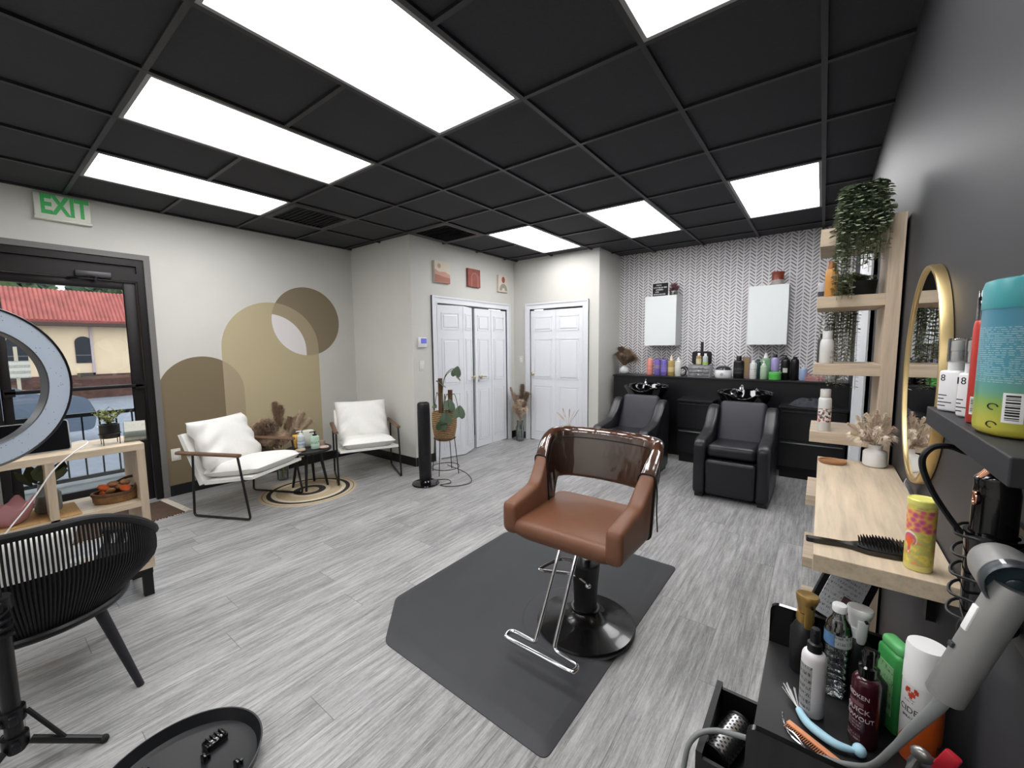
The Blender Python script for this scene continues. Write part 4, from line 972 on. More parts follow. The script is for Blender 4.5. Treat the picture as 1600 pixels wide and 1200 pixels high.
bottle('dark teal bottle half hidden behind the slim white bottle', (-.600, LY+.075, LZ), .032, .225, C('dark_teal', (60, 84, 84), .25), 'cap', C('dark_teal', (60, 84, 84)), group=G2, caph=.08)
bottle('large clear green bottle with white cone nozzle on the ledge', (-.522, LY+.075, LZ), .050, .30, C('sea_green', (124, 166, 128), .2), 'cone', M_whitep, group=G2, caph=.2, sy=.7)
bottle('small mint green pump bottle in front of the large green one', (-.528, LY-.05, LZ), .035, .215, C('mint', (176, 198, 172), .4), 'pump', M_whitep, group=G2, caph=.25)
bottle('lavender bottle with black cap behind the green jar', (-.430, LY+.07, LZ), .042, .285, C('lavender', (168, 156, 206), .4), 'cap', BLK, group=G2, caph=.13, sh=.2)
root = thing('hair_jar', 'bright green jar with lid on the ledge', 'jar', (-.415, LY-.06, LZ))
b = MB(); b.lathe([(0, 0), (.055, 0), (.06, .006), (.06, .06), (0, .06)], 28); b.build('jar', C('bright_green', (82, 178, 78)), root)
b = MB(); b.lathe([(.061, .06), (.062, .064), (.062, .085), (.055, .09), (0, .09)], 28); b.build('lid', C('bright_green_lid', (104, 196, 98)), root)
bottle('black pump bottle with pale label right of the green jar', (-.325, LY+.02, LZ), .045, .275, BLK, 'pump', BLK, group=G2, caph=.14, sh=.18, lab=C('pale_label', (190, 192, 186)), labz=(.42, .68), labarc=(R(-120), R(-60)))
bottle('plain black bottle left of the light blue bottle', (-.238, LY, LZ), .041, .26, BLK, 'cap', BLK, group=G2, caph=.08, sh=.22)
bottle('light blue pump bottle next to the pink basket', (-.155, LY-.03, LZ), .036, .175, C('ice_blue', (150, 170, 206), .25), 'pump', M_whitep, group=G2, caph=.25)
root = thing('wire_basket', 'small pink wire basket at the right end of the ledge', 'basket', (-.055, LY-.03, LZ))
b = MB(); M_pk = C('rose_wire', (196, 140, 140), .4)
for z in (.004, .03, .07): b.tube(round_poly([(-.08, -.05), (.08, -.05), (.08, .05), (-.08, .05)], .02, 4) and [(x, y, z) for x, y in round_poly([(-.08, -.05), (.08, -.05), (.08, .05), (-.08, .05)], .02, 4)], .003, 5, closed=True)
for x in [-.075+.0125*i for i in range(13)]:
    for y in (-.05, .05): b.tube([(x, y, .004), (x, y, .07)], .0022, 5)
for y in [-.04+.0133*i for i in range(7)]:
    for x in (-.08, .08): b.tube([(x, y, .004), (x, y, .07)], .0022, 5)
b.build('wires', M_pk, root, smooth=0)
b = MB(); b.b2(-.07, .07, -.042, .042, .004, .05, .01); b.build('contents', C('blush_cloth', (206, 164, 160), .8), root)
root = thing('white_bowl', 'white bowl at the far right end of the ledge behind the shelf tower', 'bowl', (.085, LY-.02, LZ))
b = MB(); b.lathe([(0, 0), (.03, 0), (.035, .008), (.065, .045), (.072, .08), (.067, .08), (.05, .03), (0, .015)], 28); b.build('bowl', M_whitep, root)
# letter board, succulent and pot on the wall cabinets
root = thing('letter_board', 'small black letter board in white frame on the wall cabinet', 'sign', (-1.76, 5.64, 2.045), 0)
b = MB(); W2, H2 = .115, .19
for q in ((-W2, W2, 0, .012), (-W2, W2, H2-.012, H2), (-W2, -W2+.012, .012, H2-.012), (W2-.012, W2, .012, H2-.012)): b.b2(q[0], q[1], -.012, .012, q[2], q[3])
b.build('frame', M_whitep, root, smooth=0)
b = MB(); b.b2(-W2+.012, W2-.012, -.004, .004, .012, H2-.012); b.build('felt', M_blackm, root, smooth=0)
b = MB(); q = random.Random(11)                                  # small, unreadable letters in five rows
for z, x0, n in ((.153, -.055, 4), (.122, -.09, 10), (.094, -.06, 6), (.066, -.07, 3), (.034, -.09, 9)):
    for i in range(n):
        x = x0+i*.0175; b.b2(x, x+.003, -.0055, -.004, z-.009, z+.009)
        b.b2(x+.010, x+.013, -.0055, -.004, z-.009, z+.009) if q.random() < .7 else None
        b.b2(x, x+.013, -.0055, -.004, z+q.choice((-.009, -.002, .006)), z+q.choice((-.006, .001, .009))+.0001)
b.build('letters', M_whitep, root, smooth=0)
root = thing('succulent', 'small purplish succulent in glass pot beside the letter board', 'plant', (-1.585, 5.63, 2.045))
b = MB(); b.lathe([(0, 0), (.04, 0), (.045, .005), (.045, .05), (.04, .05), (.038, .01), (0, .008)], 20); b.build('pot', clear_mat('small_glass', (220, 228, 224), .05, .1), root)
b = MB(); q = random.Random(5)
for i in range(70):
    a = q.uniform(0, 6.3); el_ = q.uniform(-.3, 1.5); d = Vector((math.cos(a)*math.cos(el_), math.sin(a)*math.cos(el_), math.sin(el_))); L_ = q.uniform(.05, .085)
    b.tube([(0, 0, .08), tuple(Vector((0, 0, .08))+d*L_*.6), tuple(Vector((0, 0, .08))+d*L_+Vector((0, 0, .012)))], [.007, .008, .0015], 5)
b.build('foliage', mat('plum_leaf', (104, 66, 76), .6, noise=.35, nscale=30), root)
root = thing('ceramic_pot', 'red-brown glazed pot with speckled base on the larger wall cabinet', 'pot', (-.445, 5.63, 2.07))
b = MB(); b.lathe([(0, 0), (.058, 0), (.062, .01), (.062, .06), (0, .06)], 28); b.build('lower_band', mat('speckled_stone', (168, 160, 154), .6, noise=.3, nscale=120), root)
b = MB(); b.lathe([(.062, .06), (.06, .075), (.062, .13), (.066, .15), (.058, .15), (.055, .09), (0, .08)], 28); b.build('glazed_body', mat('oxblood_glaze', (126, 60, 46), .25, noise=.25, nscale=20), root)
# towels on the right cabinet
root = thing('towel_pile', 'crumpled dark grey towels on the right black cabinet', 'towel', (-.07, 5.23, .762))
b = MB(); q = random.Random(8)
def tw(u, v):
    a = 2*PI*u; r_ = .15*v**.7; h = .07*(1-v**2.2)+.014*math.sin(5*a+3*v)*(1-v)+.012*math.sin(11*a-9*v)*v*(1-v)*3
    return (r_*1.25*math.cos(a)*(1+.1*math.sin(3*a)), r_*.75*math.sin(a), max(0, h))
b.grid(tw, 60, 14); b.build('towel', mat('grey_towel', (58, 60, 66), .95, noise=.3, nscale=25, bump=.6, bscale=150), root, smooth=70)
# ================================================================ SHELF TOWER CONTENTS
bottle('amber orange bottle with brown cap on the second shelf of the oak tower', (.016, 2.24, 1.608), .0225, .152, C('amber_orange', (196, 140, 74), .25), 'cap', C('copper_cap', (150, 94, 50), .3), caph=.2, sh=.25, neck=.62)
bottle('white bottle with silver side print on the third shelf of the oak tower', (.014, 2.23, 1.330), .0245, .138, C('pearl_white', (214, 214, 212), .3), 'cap', C('pearl_cap', (206, 206, 206), .3), caph=.24, sh=.3, neck=.62, lab=textlines_mat('grey_print2', (206, 206, 206), (140, 140, 144), 300, .5), labz=(.05, .8), labarc=(R(-60), R(30)))
bottle('white aerosol can with black and red print on the fourth shelf', (.020, 2.21, 1.041), .0235, .18, C('pearl_white', (214, 214, 212), .3), 'cap', C('silver_cap', (200, 196, 192), .3), caph=.2, sh=.1, neck=.72, lab=patch_mat('blotched_print', [(226, 220, 216), (36, 34, 36), (220, 214, 210), (190, 96, 90), (120, 116, 116)], 150), labz=(.3, .75))
bottle('dark slim bottle behind the white bottle on the third shelf', (-.004, 2.32, 1.330), .016, .13, C('grey_dark', (70, 68, 70), .3), 'cap', BLK, caph=.15)
bottle('small silver tin with dark label behind the amber bottle', (-.012, 2.33, 1.608), .018, .075, C('silver_tin', (170, 170, 178), .3), 'wide', C('silver_tin', (170, 170, 178)), caph=.2, lab=C('ink', (50, 50, 60)), labz=(.3, .7))
# ================================================================ DRIED GRASSES
def plume(b, P, L, wd, n, q, droop=.4):
    """feathery seed head along path P (list of Vectors)"""
    k_ = len(P)
    for i in range(int(n*1.7)):
        t = q.random()**.85; f_ = t*(k_-1); j = min(k_-2, int(f_)); p = P[j].lerp(P[j+1], f_-j); ax = (P[j+1]-P[j]).normalized()
        a = q.uniform(0, 2*PI); s_ = ax.orthogonal().normalized(); s2 = ax.cross(s_); o_ = s_*math.cos(a)+s2*math.sin(a)
        env = math.sin(PI*min(1, (t*.80+.20)))**.7; l_ = L*env*q.uniform(.6, 1.1)
        m_ = p+ax*l_*.55+o_*l_*.32; e = p+ax*l_*.95+o_*l_*.62-Vector((0, 0, l_*droop)); w_ = wd*.42*q.uniform(.6, 1.2)
        sd = ax.cross(o_)*w_
        b.add([p-sd*.6, p+sd*.6, m_+sd, e, m_-sd], [(0, 1, 2, 4), (4, 2, 3)])
def grass_vase(nm, label, loc, vase_prof, vase_mat, stems, seed, mats, cat='vase', sm=None):
    root = thing(nm, label, cat, loc); q = random.Random(seed)
    b = MB(); b.lathe(vase_prof, 32); b.build('vase', vase_mat, root, smooth=50)
    zt_ = vase_prof_top(vase_prof)
    for (dx, dy, h, L, wd, n, mi, pl) in stems:
        P_ = smooth_path([Vector((dx*.03, dy*.03, min(.02, zt_*.2))), Vector((dx*.12, dy*.12, zt_)), Vector((dx*.6, dy*.6, zt_+(h-zt_)*.6)), Vector((dx, dy, h))], 6)
        k0 = int(len(P_)*(1-pl))
        b = MB(); b.tube(P_, .0016, 4); plume(b, P_[k0:], L, wd, n, q); b.build('plume', mats[mi], root, smooth=0)
    return root
def vase_prof_top(p): return max(z for r_, z in p)
PB = [mat('pampas_brown', (166, 142, 120), .95, noise=.25, nscale=30), mat('pampas_cream', (216, 198, 176), .95, noise=.12, nscale=30), mat('pampas_blush', (190, 166, 146), .95, noise=.15, nscale=30), mat('pampas_dark', (140, 118, 100), .95, noise=.25, nscale=30)]
M_glass = clear_mat('vase_glass', (222, 230, 226), .03, .10)
GV = [(0, 0), (.05, 0), (.055, .01), (.06, .2), (.045, .26), (.05, .3), (.047, .3), (.042, .26), (.057, .2), (.052, .012), (0, .01)]
grass_vase('pampas_vase', 'tall glass vase of brown and cream pampas grass behind the side table', (-4.60, 1.97, 0), GV, M_glass,
    [(-.02, -.03, .84, .13, .007, 420, 0, .45), (.0, .02, .80, .12, .007, 300, 0, .4), (.04, -.14, .64, .19, .009, 560, 3, .55), (.06, -.24, .58, .19, .009, 560, 3, .55), (.04, -.20, .66, .17, .008, 480, 0, .5), (-.02, -.40, .68, .17, .008, 480, 1, .45), (.08, -.16, .50, .18, .008, 460, 0, .55), (.02, .10, .66, .14, .007, 340, 0, .5), (.04, .22, .70, .17, .008, 440, 1, .5), (.08, .28, .62, .15, .008, 380, 1, .5), (.08, -.03, .50, .16, .008, 400, 0, .55), (.10, -.24, .42, .16, .008, 360, 3, .5), (.06, .10, .54, .14, .007, 300, 1, .5)], 21, PB)
grass_vase('dried_bouquet', 'bushy dried grass bouquet in glass vase in the corner between closets', (-3.55, 4.90, 0), GV, M_glass,
    [(-.10, -.02, .70, .16, .006, 280, 1, .6), (.05, .0, .84, .13, .007, 320, 3, .4), (.12, .02, .72, .15, .007, 360, 3, .45), (-.03, .0, .66, .20, .006, 420, 2, .6), (.05, -.04, .60, .18, .006, 380, 1, .6), (-.14, -.04, .80, .08, .005, 140, 2, .3), (.0, -.05, .52, .18, .006, 360, 2, .6), (-.07, -.03, .50, .16, .006, 320, 1, .6), (.08, -.03, .50, .16, .006, 320, 1, .6), (.11, -.02, .60, .12, .006, 260, 0, .5)], 22, PB)
grass_vase('floor_vase', 'slim beige vase with sparse dried stems behind the tan chair', (-2.71, 4.86, 0), [(0, 0), (.05, 0), (.06, .02), (.065, .2), (.05, .30), (.045, .33), (.035, .33), (.04, .28), (0, .02)], mat('blush_ceramic', (206, 186, 172), .6),
    [(-.16, -.02, .50, .05, .006, 40, 1, .5), (-.09, .0, .56, .05, .005, 40, 1, .5), (.02, .0, .56, .025, .004, 120, 0, .45), (.15, .02, .56, .02, .003, 60, 3, .5), (.08, .03, .54, .02, .003, 60, 2, .5), (-.12, .03, .44, .03, .004, 40, 1, .4)], 23, PB)
grass_vase('ledge_vase', 'round white vase with a bushy brown grass plume on the ledge', (-2.20, 5.52, 1.005), [(0, 0), (.03, 0), (.06, .025), (.068, .055), (.055, .09), (.028, .11), (.028, .125), (.024, .125), (.022, .11), (0, .02)], mat('vase_white', (206, 208, 210), .35),
    [(-.05, .0, .36, .17, .007, 460, 3, .7), (.04, 0, .32, .18, .007, 420, 0, .7), (.13, -.01, .24, .16, .007, 380, 3, .7), (-.09, .0, .28, .15, .007, 340, 0, .7), (.02, -.04, .26, .17, .007, 420, 3, .7), (.09, -.02, .29, .16, .007, 360, 0, .7)], 24, PB)
PBL = [mat('bunny_tail', (236, 222, 202), .95), mat('bunny_tail', (236, 222, 202), .95), mat('bunny_tail_blush', (220, 200, 184), .95)]
grass_vase('bench_vase', 'squat white vase with pale bunny-tail grass on the oak bench', (.178, 2.045, .951), [(0, 0), (.030, 0), (.034, .003), (.036, .008), (.036, .052), (.032, .060), (.022, .063), (.0205, .066), (.021, .078), (.0235, .083), (.019, .083), (.018, .06), (0, .01)], mat('vase_white2', (222, 222, 220), .4),
    [(x, y, z, .036, .0026, 120, 1 if i % 3 else 2, .6) for i, (x, y, z) in enumerate([(-.085, -.01, .155), (-.06, .01, .185), (-.035, -.02, .20), (-.005, .0, .215), (.02, -.01, .205), (.035, .01, .185), (.045, -.02, .155), (-.075, -.03, .125), (.04, -.04, .125), (-.04, -.05, .14), (0, -.05, .155), (.015, -.055, .125), (-.02, .03, .19), (-.05, -.05, .11), (-.055, -.02, .165), (.01, .02, .19)])], 25, PBL)
# ================================================================ HANGING PLANTS ON THE TOWER
def trailing(nm, label, loc, potr, poth, strands, leaf, seed, mats):
    root = thing(nm, label, 'plant', loc); q = random.Random(seed)
    b = MB(); b.lathe([(0, 0), (potr*.8, 0), (potr*.86, .004), (potr, poth), (potr*.92, poth), (potr*.9, poth*.85), (0, poth*.8)], 28); b.build('pot', M_blackm, root)
    st = MB(); lf = MB()
    for (dx, dy, up, dn) in strands:
        P_ = smooth_path([Vector((dx*.15, dy*.15, poth*.85)), Vector((dx*.55, dy*.55, poth+up)), Vector((dx*.95, dy*.95, poth+up*.6)), Vector((dx*1.08, dy*1.08, poth-dn*.35)), Vector((dx*1.05+q.uniform(-.006, .006), dy*1.05+q.uniform(-.006, .006), poth-dn))], 9)
        st.tube(P_, .0009, 3, cap=False)
        ln = sum((a-c_).length for a, c_ in zip(P_, P_[1:])); nl = max(6, int(ln/(leaf*.62)))
        for i in range(nl):
            f_ = (.06+.94*i/nl)*(len(P_)-1); j = min(len(P_)-2, int(f_)); p = P_[j].lerp(P_[j+1], f_-j)
            for sd in (0, 1):
                a = q.uniform(-.5, .5)+PI*sd+i*.35; L_ = leaf*q.uniform(.75, 1.1)*(1 if i < nl*.8 else .75)
                M_ = Matrix.Translation(p) @ Euler((q.uniform(-.35, .05), q.uniform(-.3, .3), a)).to_matrix().to_4x4()
                lf.add([(0, 0, 0), (.30*L_, .30*L_, .06*L_), (.36*L_, .68*L_, 0), (0, L_, -.10*L_), (-.36*L_, .68*L_, 0), (-.30*L_, .30*L_, .06*L_)], [(0, 1, 2, 3, 4, 5)], M_, i % 2)
    st.build('stem', M_stem, root, smooth=0); lf.build('foliage', mats, root, smooth=0)
    return root
ML = [mat('trailing_leaf', (156, 168, 142), .5, noise=.2, nscale=60), mat('trailing_leaf_dark', (120, 134, 110), .5, noise=.2, nscale=60)]
q = random.Random(31); S1 = []
for i in range(84):
    a = q.uniform(-PI*.98, PI*.05) if i < 70 else q.uniform(0, 2*PI); r_ = q.uniform(.03, .082)
    x_ = r_*math.cos(a); ln = q.uniform(.14, .27)
    if -.085 < x_ < -.015 and math.sin(a) < 0 and i % 2 == 0: ln = q.uniform(.28, .37)
    if x_ > .04: ln = q.uniform(.10, .22)
    y_ = r_*math.sin(a)*.9
    if i < 60: x_ = q.uniform(-.082, .068); y_ = q.uniform(-.095, -.070); ln = q.uniform(.06, .24) if x_ > -.02 else q.uniform(.14, .37)
    S1.append((x_, y_, q.uniform(.03, .09), ln))
trailing('hanging_plant', 'lush trailing plant cascading from the top of the oak shelf tower', (.105, 2.225, 1.882), .05, .07, S1, .0255, 32, ML)
S2 = []
for i in range(46):
    a = q.uniform(0, 2*PI); r_ = q.uniform(.03, .065); S2.append((r_*math.cos(a)*1.25-.01, abs(r_*math.sin(a))*.55+.02, q.uniform(.0, .02), q.uniform(.22, .40)))
# behind-shelf strands of the second plant hang past the back edge
trailing('hanging_plant', 'second trailing plant in black pot hanging behind the tower shelves', (.125, 2.29, 1.609), .045, .065, [(dx*.5, -.02+dy*.3, .02, .05) for dx, dy, u_, d_ in S2[:14]]+[(-.10-.03*q.random()+.11*q.random(), .235+.02*q.random(), q.uniform(.02, .05), q.uniform(.28, .48)) for i in range(44)], .019, 33, [mat('trailing_leaf_olive', (134, 138, 94), .5, noise=.2, nscale=60), ML[1]])
# ================================================================ ON THE BENCH
b = MB(); b.lathe([(0, 0), (.040, 0), (.044, .004), (.045, .011), (.040, .011), (.037, .005), (0, .004)], 36, sx=1, sy=.9); o = b.build('wood_coaster', mat('coaster_wood', (156, 112, 74), .5, noise=.15, nscale=40), None, (.052, 2.01, .951)); tag(o, 'round brown wooden coaster at the far end of the bench', 'coaster')
root = thing('hair_brush', 'black paddle hair brush lying across the near end of the bench', 'hair brush', (.0, 1.175, .951), R(10))
b = MB(); hp = [(-.010, .0055), (-.006, .008), (.03, .0085), (.06, .007), (.075, .012), (.10, .026), (.14, .029), (.17, .026), (.188, .014), (.192, .004)]
b.prism([(x, w_) for x, w_ in hp]+[(x, -w_) for x, w_ in hp[::-1]], 'xy', .0, .010); b.build('paddle', M_blackgloss, root, smooth=50)
b = MB(); b.ell((.135, 0, .010), (.05, .024, .006), 24, 8); b.build('cushion', M_blackm, root)
b = MB()
for i in range(17):
    for j in range(9):
        x = .09+.0056*i; y = -.021+.0052*j
        if ((x-.135)/.049)**2+(y/.023)**2 < 1: b.cyl((x, y, .012), (x+.002*(i-8)/8, y*1.1, .030), .0007, 4, .0009)
b.build('bristles', M_black, root, smooth=0)
root = thing('candy_can', 'tall yellow can with pink and orange print on the bench', 'can', (.180, 1.158, .951), R(-40))
b = MB(); b.lathe([(0, 0), (.0215, 0), (.0225, .002), (.0225, .139), (0, .139)], 36); b.build('can_body', mat('lemon', (216, 206, 126), .4), root)
m_, nt_, bs_ = nodes('candy_print'); k = NB(nt_); v = k.xyz(k.obj())
nn = k.noise(k.obj(), 55, 3, .6); vo = k.n('ShaderNodeTexVoronoi'); vo.inputs['Scale'].default_value = 85; k.link(k.obj(), vo.inputs['Vector'])
base = k.ramp(nn, [(.40, lin((224, 208, 104))), (.5, lin((206, 188, 84))), (.56, lin((176, 192, 120))), (.64, lin((222, 150, 84)))])
top_ = k.ramp(vo.outputs['Distance'], [(.15, lin((176, 84, 140))), (.4, lin((222, 110, 112))), (.7, lin((224, 190, 90)))])
k.link(k.mix(k.m('MULTIPLY', k.m('GREATER_THAN', v[2], .082), k.m('LESS_THAN', v[2], .128)), base, top_), bs_.inputs['Base Color']); bs_.inputs['Roughness'].default_value = .4
b = MB(); b.lathe([(.0227, .012), (.0227, .134)], 36); b.build('printed_sleeve', m_, root)
b = MB(); b.lathe([(.0232, .137), (.0236, .139), (.0236, .147), (.022, .149), (.020, .1475), (0, .147)], 36); b.build('lid', mat('lemon_lid', (226, 222, 120), .35), root)
def drop(r_, x0, z0, s_): return [(x0+r_*s_*x, z0+r_*z) for x, z in arc(0, .2, 1, R(-25), R(205), 18)]+[(x0, z0-r_*1.7)]
for i, (r_, m__) in enumerate(((.0165, mat('candy_white', (232, 226, 210), .4)), (.0135, mat('candy_pink', (214, 96, 128), .4)), (.0085, mat('candy_orange', (230, 104, 58), .4)))):
    P_ = drop(r_, 0, .062-.001*i, .82); P_ = P_[::-1]; rr_ = .0229+.0002*i; b = MB()
    c_ = (0, .058); vs = [(rr_*math.sin(x/rr_-.2), -rr_*math.cos(x/rr_-.2), z) for x, z in [c_]+P_]; b.add(vs, [(0, j+1, (j+1) % len(P_)+1) for j in range(len(P_))]); b.build('printed_drop', m__, root)
root = thing('paper_tag', 'small white paper tag tucked under the round mirror', 'tag', (.225, 1.62, .985), (R(0), R(-25), R(-12)))
b = MB(); b.b2(-.0006, .0006, -.03, .03, -.034, .034); b.build('card', textlines_mat('tag_print', (222, 220, 224), (150, 146, 156), 300, .6), root, smooth=0)
# ================================================================ ON THE BLACK FLOATING SHELF
SZ = 1.309
root = thing('wipes_tub', 'large teal and lime oval tub at the near end of the black shelf', 'tub', (.1875, .748, SZ), R(-4))
tm = band_mat('teal_to_lime', [(0, (194, 182, 66)), (.022, (180, 182, 74)), (.04, (134, 170, 84)), (.05, (104, 160, 134)), (.075, (76, 146, 162)), (.16, (66, 128, 152)), (.17, (60, 146, 154))], .3, stripes=2600)
b = MB(); b.lathe([(0, 0), (.031, 0), (.036, .004), (.037, .010), (.037, .148), (0, .148)], 40, sx=.92, sy=1.3); b.build('tub', tm, root, smooth=50)
b = MB(); b.lathe([(.0375, .148), (.038, .150), (.038, .174), (.036, .181), (.03, .183), (0, .183)], 40, sx=.92, sy=1.3); b.build('lid', mat('teal_lid', (66, 154, 160), .35), root, smooth=50)
b = MB(); b.box((.01, .01, .186), (.03, .02, .006), bev=.003); b.build('lid_tab', mat('teal_lid', (66, 154, 160), .35), root)
def on_oval(a, z, rx, ry): return (rx*math.cos(a), ry*math.sin(a), z)
def wrap(b, a0, a1, z0, z1, rx, ry, n=8): b.loft([[on_oval(a0+(a1-a0)*i/n, z, rx, ry) for i in range(n+1)] for z in (z0, z1)], cap=False, closed=False)
rx_, ry_ = .0345, .0485
b = MB(); wrap(b, R(-121), R(-94), .018, .052, rx_, ry_); b.build('barcode_panel', M_whitep, root)
b = MB(); q = random.Random(3); z = .021
while z < .049: h_ = q.choice((.0008, .0014, .0022)); wrap(b, R(-117), R(-99), z, z+h_, rx_+.0002, ry_+.0002); z += h_+q.choice((.0009, .0014))
b.build('barcode', M_black, root)
b = MB(); 
for z0 in (.008, .029):
    b.tube([on_oval(R(-134)+.13*math.cos(t), z0+.006+.0035*math.sin(t), rx_+.0001, ry_+.0001) for t in [i*.4 for i in range(13)]], .0006, 4)
b.build('recycling_mark', M_black, root)
root = bottle('red bottle with white barcode between the teal tub and white sprayers', (.1745, .825, SZ), .0125, .178, mat('red_can', (196, 62, 54), .3), 'cap', clear_mat('clear_cap', (230, 230, 230), .05, .1), caph=.22, sh=.12, sy=1.15, neck=.8, lab=None)
b = MB(); wrap(b, R(-150), R(-95), .012, .036, .0127, .0146); b.build('barcode_panel', M_whitep, root)
b = MB(); z = .015; q = random.Random(6)
while z < .033: h_ = q.choice((.0007, .0012)); wrap(b, R(-146), R(-99), z, z+h_, .0128, .0147); z += h_+.001
b.build('barcode', M_black, root)
def sprayer(label, loc, w_, h_, dg, ang):
    root = thing('spray_bottle', label, 'spray bottle', loc, R(ang))
    b = MB(); b.box((0, 0, h_*.29), (w_, w_*.72, h_*.58), bev=.004, seg=3); b.build('body', mat('matte_white', (226, 226, 228), .45), root)
    b = MB(); b.lathe([(w_*.3, h_*.575), (w_*.3, h_*.70), (w_*.2, h_*.72), (w_*.2, h_*.85), (w_*.24, h_*.86), (w_*.24, h_*.99), (0, h_)], 20); b.build('spray_head', M_whitep, root)
    b = MB(); b.lathe([(w_*.36, h_*.70), (w_*.37, h_*1.0), (w_*.35, h_*1.03), (0, h_*1.035)], 20); b.build('clear_cap', clear_mat('clear_cap', (230, 230, 230), .05, .1), root)
    text_mesh('number', dg, h_*.13, M_black, root, (-w_*.25, -w_*.3605, h_*.47), (PI/2, 0, 0), .0003)
    b = MB()
    for i, f_ in enumerate((.5, .35, .8, .45)): b.b2(-w_*.42, -w_*.42+w_*.8*f_, -w_*.3615, -w_*.36, h_*(.22-.05*i), h_*(.225-.05*i)+.001)
    b.build('small_print', M_black, root, smooth=0)
    return root
sprayer('white spray bottle with number 8 at the far end of the black shelf', (.170, .94, SZ), .031, .112, '8', -50)
sprayer('white spray bottle behind the red bottle on the black shelf', (.174, .877, SZ), .022, .112, '18', -50)
# ================================================================ TROLLEY
TRZ = .65
root = thing('salon_trolley', 'black salon trolley with raised ends in the right foreground', 'trolley', (.065, .985, 0))
b = MB(); b.b2(-.14, .14, -.20, .215, TRZ-.012, TRZ, .002); b.build('tray', mat('trolley_top', (26, 26, 28), .45), root)
ends = round_poly([(-.14, TRZ-.02), (.145, TRZ-.02), (.145, .752), (-.14, .752)], [.001, .001, .02, .02], 5)
for y0 in (.215, -.212):
    b = MB(); b.prism(ends, 'xz', y0, y0+.012); b.build('end_rim', M_blackgloss, root, smooth=30)
b = MB(); b.b2(.132, .145, -.2, .215, TRZ, .70); b.build('rail', M_black, root, smooth=0)
b = MB()
for q_ in ((-.14, -.128, .03, .215), (.128, .14, -.2, .215), (-.128, .128, .203, .215)): b.b2(*q_[:2], *q_[2:], .30, TRZ-.012)
b.b2(-.128, .128, -.2, .203, .30, .31); b.build('carcass', M_black, root, smooth=0)
b = MB(); X0_ = -.225                                              # half-open drawer pulled toward the room
b.b2(X0_, X0_+.012, -.19, .02, .545, .632); b.b2(X0_+.012, -.02, -.19, -.182, .55, .62); b.b2(X0_+.012, -.02, .012, .02, .55, .62); b.b2(X0_+.012, -.02, -.182, .012, .55, .556)
b.build('drawer', M_black, root, smooth=0)
for z in (.20,):
    b = MB(); b.b2(-.14, .14, -.2, .215, z-.012, z, .002); b.build('lower_shelf', M_black, root)
for x in (-1, 1):
    for y in (-.195, .21):
        b = MB(); b.cyl((x*.13, y, .06), (x*.13, y, .30), .009); p_ = b.build('post', M_black, root)
        b = MB(); b.cyl((x*.13-.01, y, .028), (x*.13+.01, y, .028), .027, 20); b.build('caster', M_blackm, p_)
root = thing('round_brush', 'silver perforated round hair brush lying in the open trolley drawer', 'hair brush', (-.12, .905, .585), R(75))
m_, nt_, bs_ = nodes('perforated_steel'); k = NB(nt_); v = k.xyz(k.obj())
ang = k.m('MULTIPLY', k.m('ARCTAN2', v[1], v[2]), 13); xx = k.m('MULTIPLY', v[0], 520); hole = k.m('GREATER_THAN', k.m('MULTIPLY', k.m('SINE', ang), k.m('SINE', xx)), .3)
k.link(k.mix(hole, (.62, .62, .64), (.02, .02, .02)), bs_.inputs['Base Color']); k.link(k.m('SUBTRACT', 1, hole), bs_.inputs['Metallic']); bs_.inputs['Roughness'].default_value = .3
b = MB(); b.cyl((-.06, 0, 0), (.05, 0, 0), .026, 32); b.build('barrel', m_, root)
for x_ in (.05, -.066): b = MB(); b.cyl((x_, 0, 0), (x_+.006, 0, 0), .028, 28); b.build('end_cap', M_black, root)
# bottles on the trolley
t0 = lambda x, y: (x, y, TRZ+.001)
root = thing('water_bottle', 'clear plastic water bottle with white cap and blue label', 'bottle', t0(.057, 1.095))
rr_ = lambda z, r_: r_*(1+.035*math.sin(z*420))
pr_ = [(0, .006), (.018, 0), (.0225, .006)]+[(rr_(z, .0235), z) for z in [.008+.004*i for i in range(28)]]+[(.024, .122), (.024, .15), (.020, .165), (.012, .18), (.0105, .188), (.0105, .192)]
b = MB(); b.lathe(pr_, 32); b.build('bottle', clear_mat('pet_plastic', (232, 236, 238), .04, .10, .3, 60, .004), root, smooth=60)
b = MB(); b.lathe([(.0125, .190), (.013, .192), (.013, .203), (.012, .205), (0, .205)], 24); b.build('cap', M_whitep, root)
b = MB(); n = 16; b.loft([[(.0243*math.cos(a), .0243*math.sin(a), z) for a in [R(-200)+R(95)*i/n for i in range(n+1)]] for z in (.118, .145)], cap=False, closed=False); b.build('blue_label', mat('water_blue', (84, 122, 164), .4, noise=.2, nscale=60), root)
b = MB(); b.loft([[(.0243*math.cos(a), .0243*math.sin(a), z) for a in [R(-104)+R(110)*i/n for i in range(n+1)]] for z in (.118, .145)], cap=False, closed=False); b.build('clear_label', textlines_mat('pale_label_print', (190, 192, 194), (120, 122, 126), 500, .5), root)
root = bottle('white spray bottle with grey printed label and black nozzle on the trolley', t0(.017, 1.005), .0215, .185, mat('satin_white', (220, 216, 218), .35), 'spray', M_black, caph=.26, sh=.12, neck=.5, lab=textlines_mat('dense_grey_print', (150, 150, 150), (70, 70, 72), 420, .5), labz=(.14, .92), labarc=(R(-190), R(-95)))
root = bottle('dark wine-red spray bottle with black nozzle on the trolley', t0(.098, .985), .0225, .190, mat('wine', (58, 16, 28), .2, coat=.3), 'spray', M_blackgloss, caph=.28, sh=.14, neck=.5)
M_ink = mat('silver_ink', (190, 176, 178), .4)
